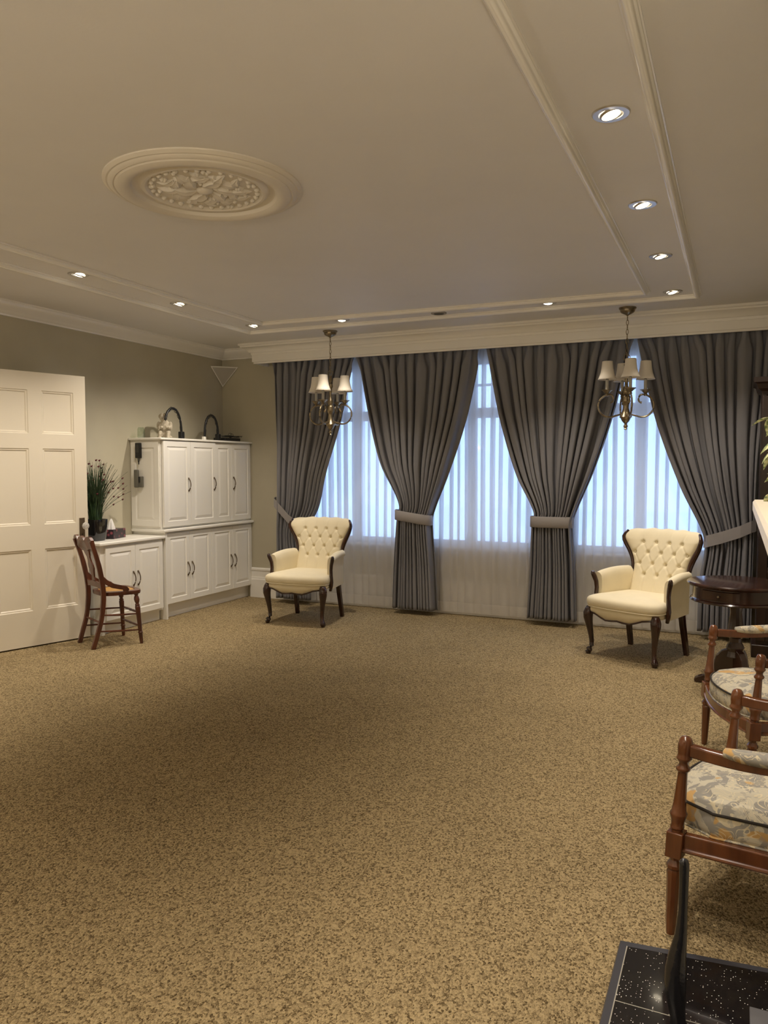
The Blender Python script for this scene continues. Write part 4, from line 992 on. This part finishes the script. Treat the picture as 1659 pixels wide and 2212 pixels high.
MB().box(-.002, .057, -.162, .037, .055, .063).obj('lid', 'greymetal', bx_, bevel=.002)

# ================================================================== TRAILING PLANT on the mantel
iv = empty('trailing_plant', (.11, 2.02, 1.387)); tag(iv, 'variegated ficus plant on the mantel, only leaf tips at the right edge', 'potted plant')
MB().lathe([(.038, 0), (.048, .08), (.052, .09), (.046, .09), (.043, .08)], (.03, -.12, 0), 24).obj('pot', 'gloss', iv, ang=50)
rnd = random.Random(12); stm = MB(); leaves = []
targets = [(-.075, .09, .205), (-.07, .10, .19), (-.05, .10, .15), (-.065, .085, .12), (-.04, .11, .17), (-.05, .09, .03), (-.06, .075, .02), (-.03, .10, .20), (-.02, .10, .11), (-.035, .10, .045), (-.02, .10, .14), (-.05, .06, .085)]
lfm = None
for k, (a_, b_, c_) in enumerate(targets):
    a_ += .034
    p0 = Vector((.02, -.10, .09)); p1 = Vector((a_, b_, c_)); pm = (p0 + p1) / 2 + Vector((0, 0, .05)); path = [tuple(p0 * (1 - t) ** 2 + pm * 2 * t * (1 - t) + p1 * t * t) for t in [i / 10 for i in range(11)]]
    stm.tube(path, .0015, 5)
    for j in (6, 8, 9, 10):
        p = Vector(path[j])
        if lfm is None:
            lb_ = MB()
            def lf_(u, v):
                t = v; wv = .0105 * sin(pi * t ** .8); s_ = 2 * u - 1; return (s_ * wv, .052 * t, -.012 * t * t + .003 * abs(s_) * sin(pi * t))
            lfm = lb_.grid(lf_, 4, 8).obj('leaf', 'leaf', iv, ang=180, solid=.0006); o = lfm
        else:
            o = lfm.copy(); COL.objects.link(o); o.parent = iv
        o.location = p; o.rotation_euler = (rnd.uniform(-1.1, .3), rnd.uniform(-.6, .6), rnd.uniform(-.3, 2.4)); s_ = rnd.uniform(.7, 1.15); o.scale = (s_, s_, s_)
stm.obj('stems', 'grass', iv)

# ================================================================== UPLIGHTS added out of view to brighten the ceiling (floor lamps)
def make_uplight(h, wall):
    t = empty('fill_wall_sconce' if wall else 'fill_floor_lamp')  # unseen lamp, added as fill for the ceiling
    if wall:
        MB().lathe([(.05, 0), (.05, .012), (.03, .02), (.001, .02)], (0, 0, h - .06), 20, 'x').obj('backplate', 'brass', t)
        MB().tube([(.02, 0, h - .06), (.08, 0, h - .09), (.10, 0, h - .02)], .007, 8).obj('arm', 'brass', t); c = (.10, 0)
    else:
        MB().lathe([(.14, 0), (.14, .015), (.03, .03), (.012, .04), (.012, h - .02), (.02, h)], seg=24).obj('pole', 'brass', t); c = (0, 0)
    MB().lathe([(.02, h - .02), (.09, h + .03), (.13, h + .08), (.14, h + .10)], (*c, 0), 32, cap=False).obj('bowl', 'brass', t, solid=.003)
    MB().ball((*c, h + .05), .03).obj('bulb', 'bulb', t)
    ld = bpy.data.lights.new('lamp', 'POINT'); ld.energy = UP_W * (1.0 if h > 1.7 else 1); ld.color = WARM; ld.shadow_soft_size = .04
    lo = bpy.data.objects.new('lamp', ld); COL.objects.link(lo); lo.parent = t; lo.location = (*c, h + .10); return t
for i, (x_, y_, rz, wl, lb) in enumerate(((.12, -.5, 0, False, 'added brass floor lamp near the chimney wall behind the camera, brightening the ceiling'),
        (-4.9, -.85, 0, False, 'added brass floor lamp in the left corner behind the camera, brightening the ceiling'), (-2.3, -1.0, 0, False, 'added brass floor lamp at the middle of the front wall behind the camera, brightening the ceiling'))):
    o = make_uplight(1.95 if wl else 1.75, wl); o.location = (x_, y_, 0); o.rotation_euler = (0, 0, rz); tag(o, lb, 'lamp')
    if i == 0:
        for c in bpy.data.objects:
            if c.parent == o and c.type == 'LIGHT': c.data.energy = UP_W * 1.6
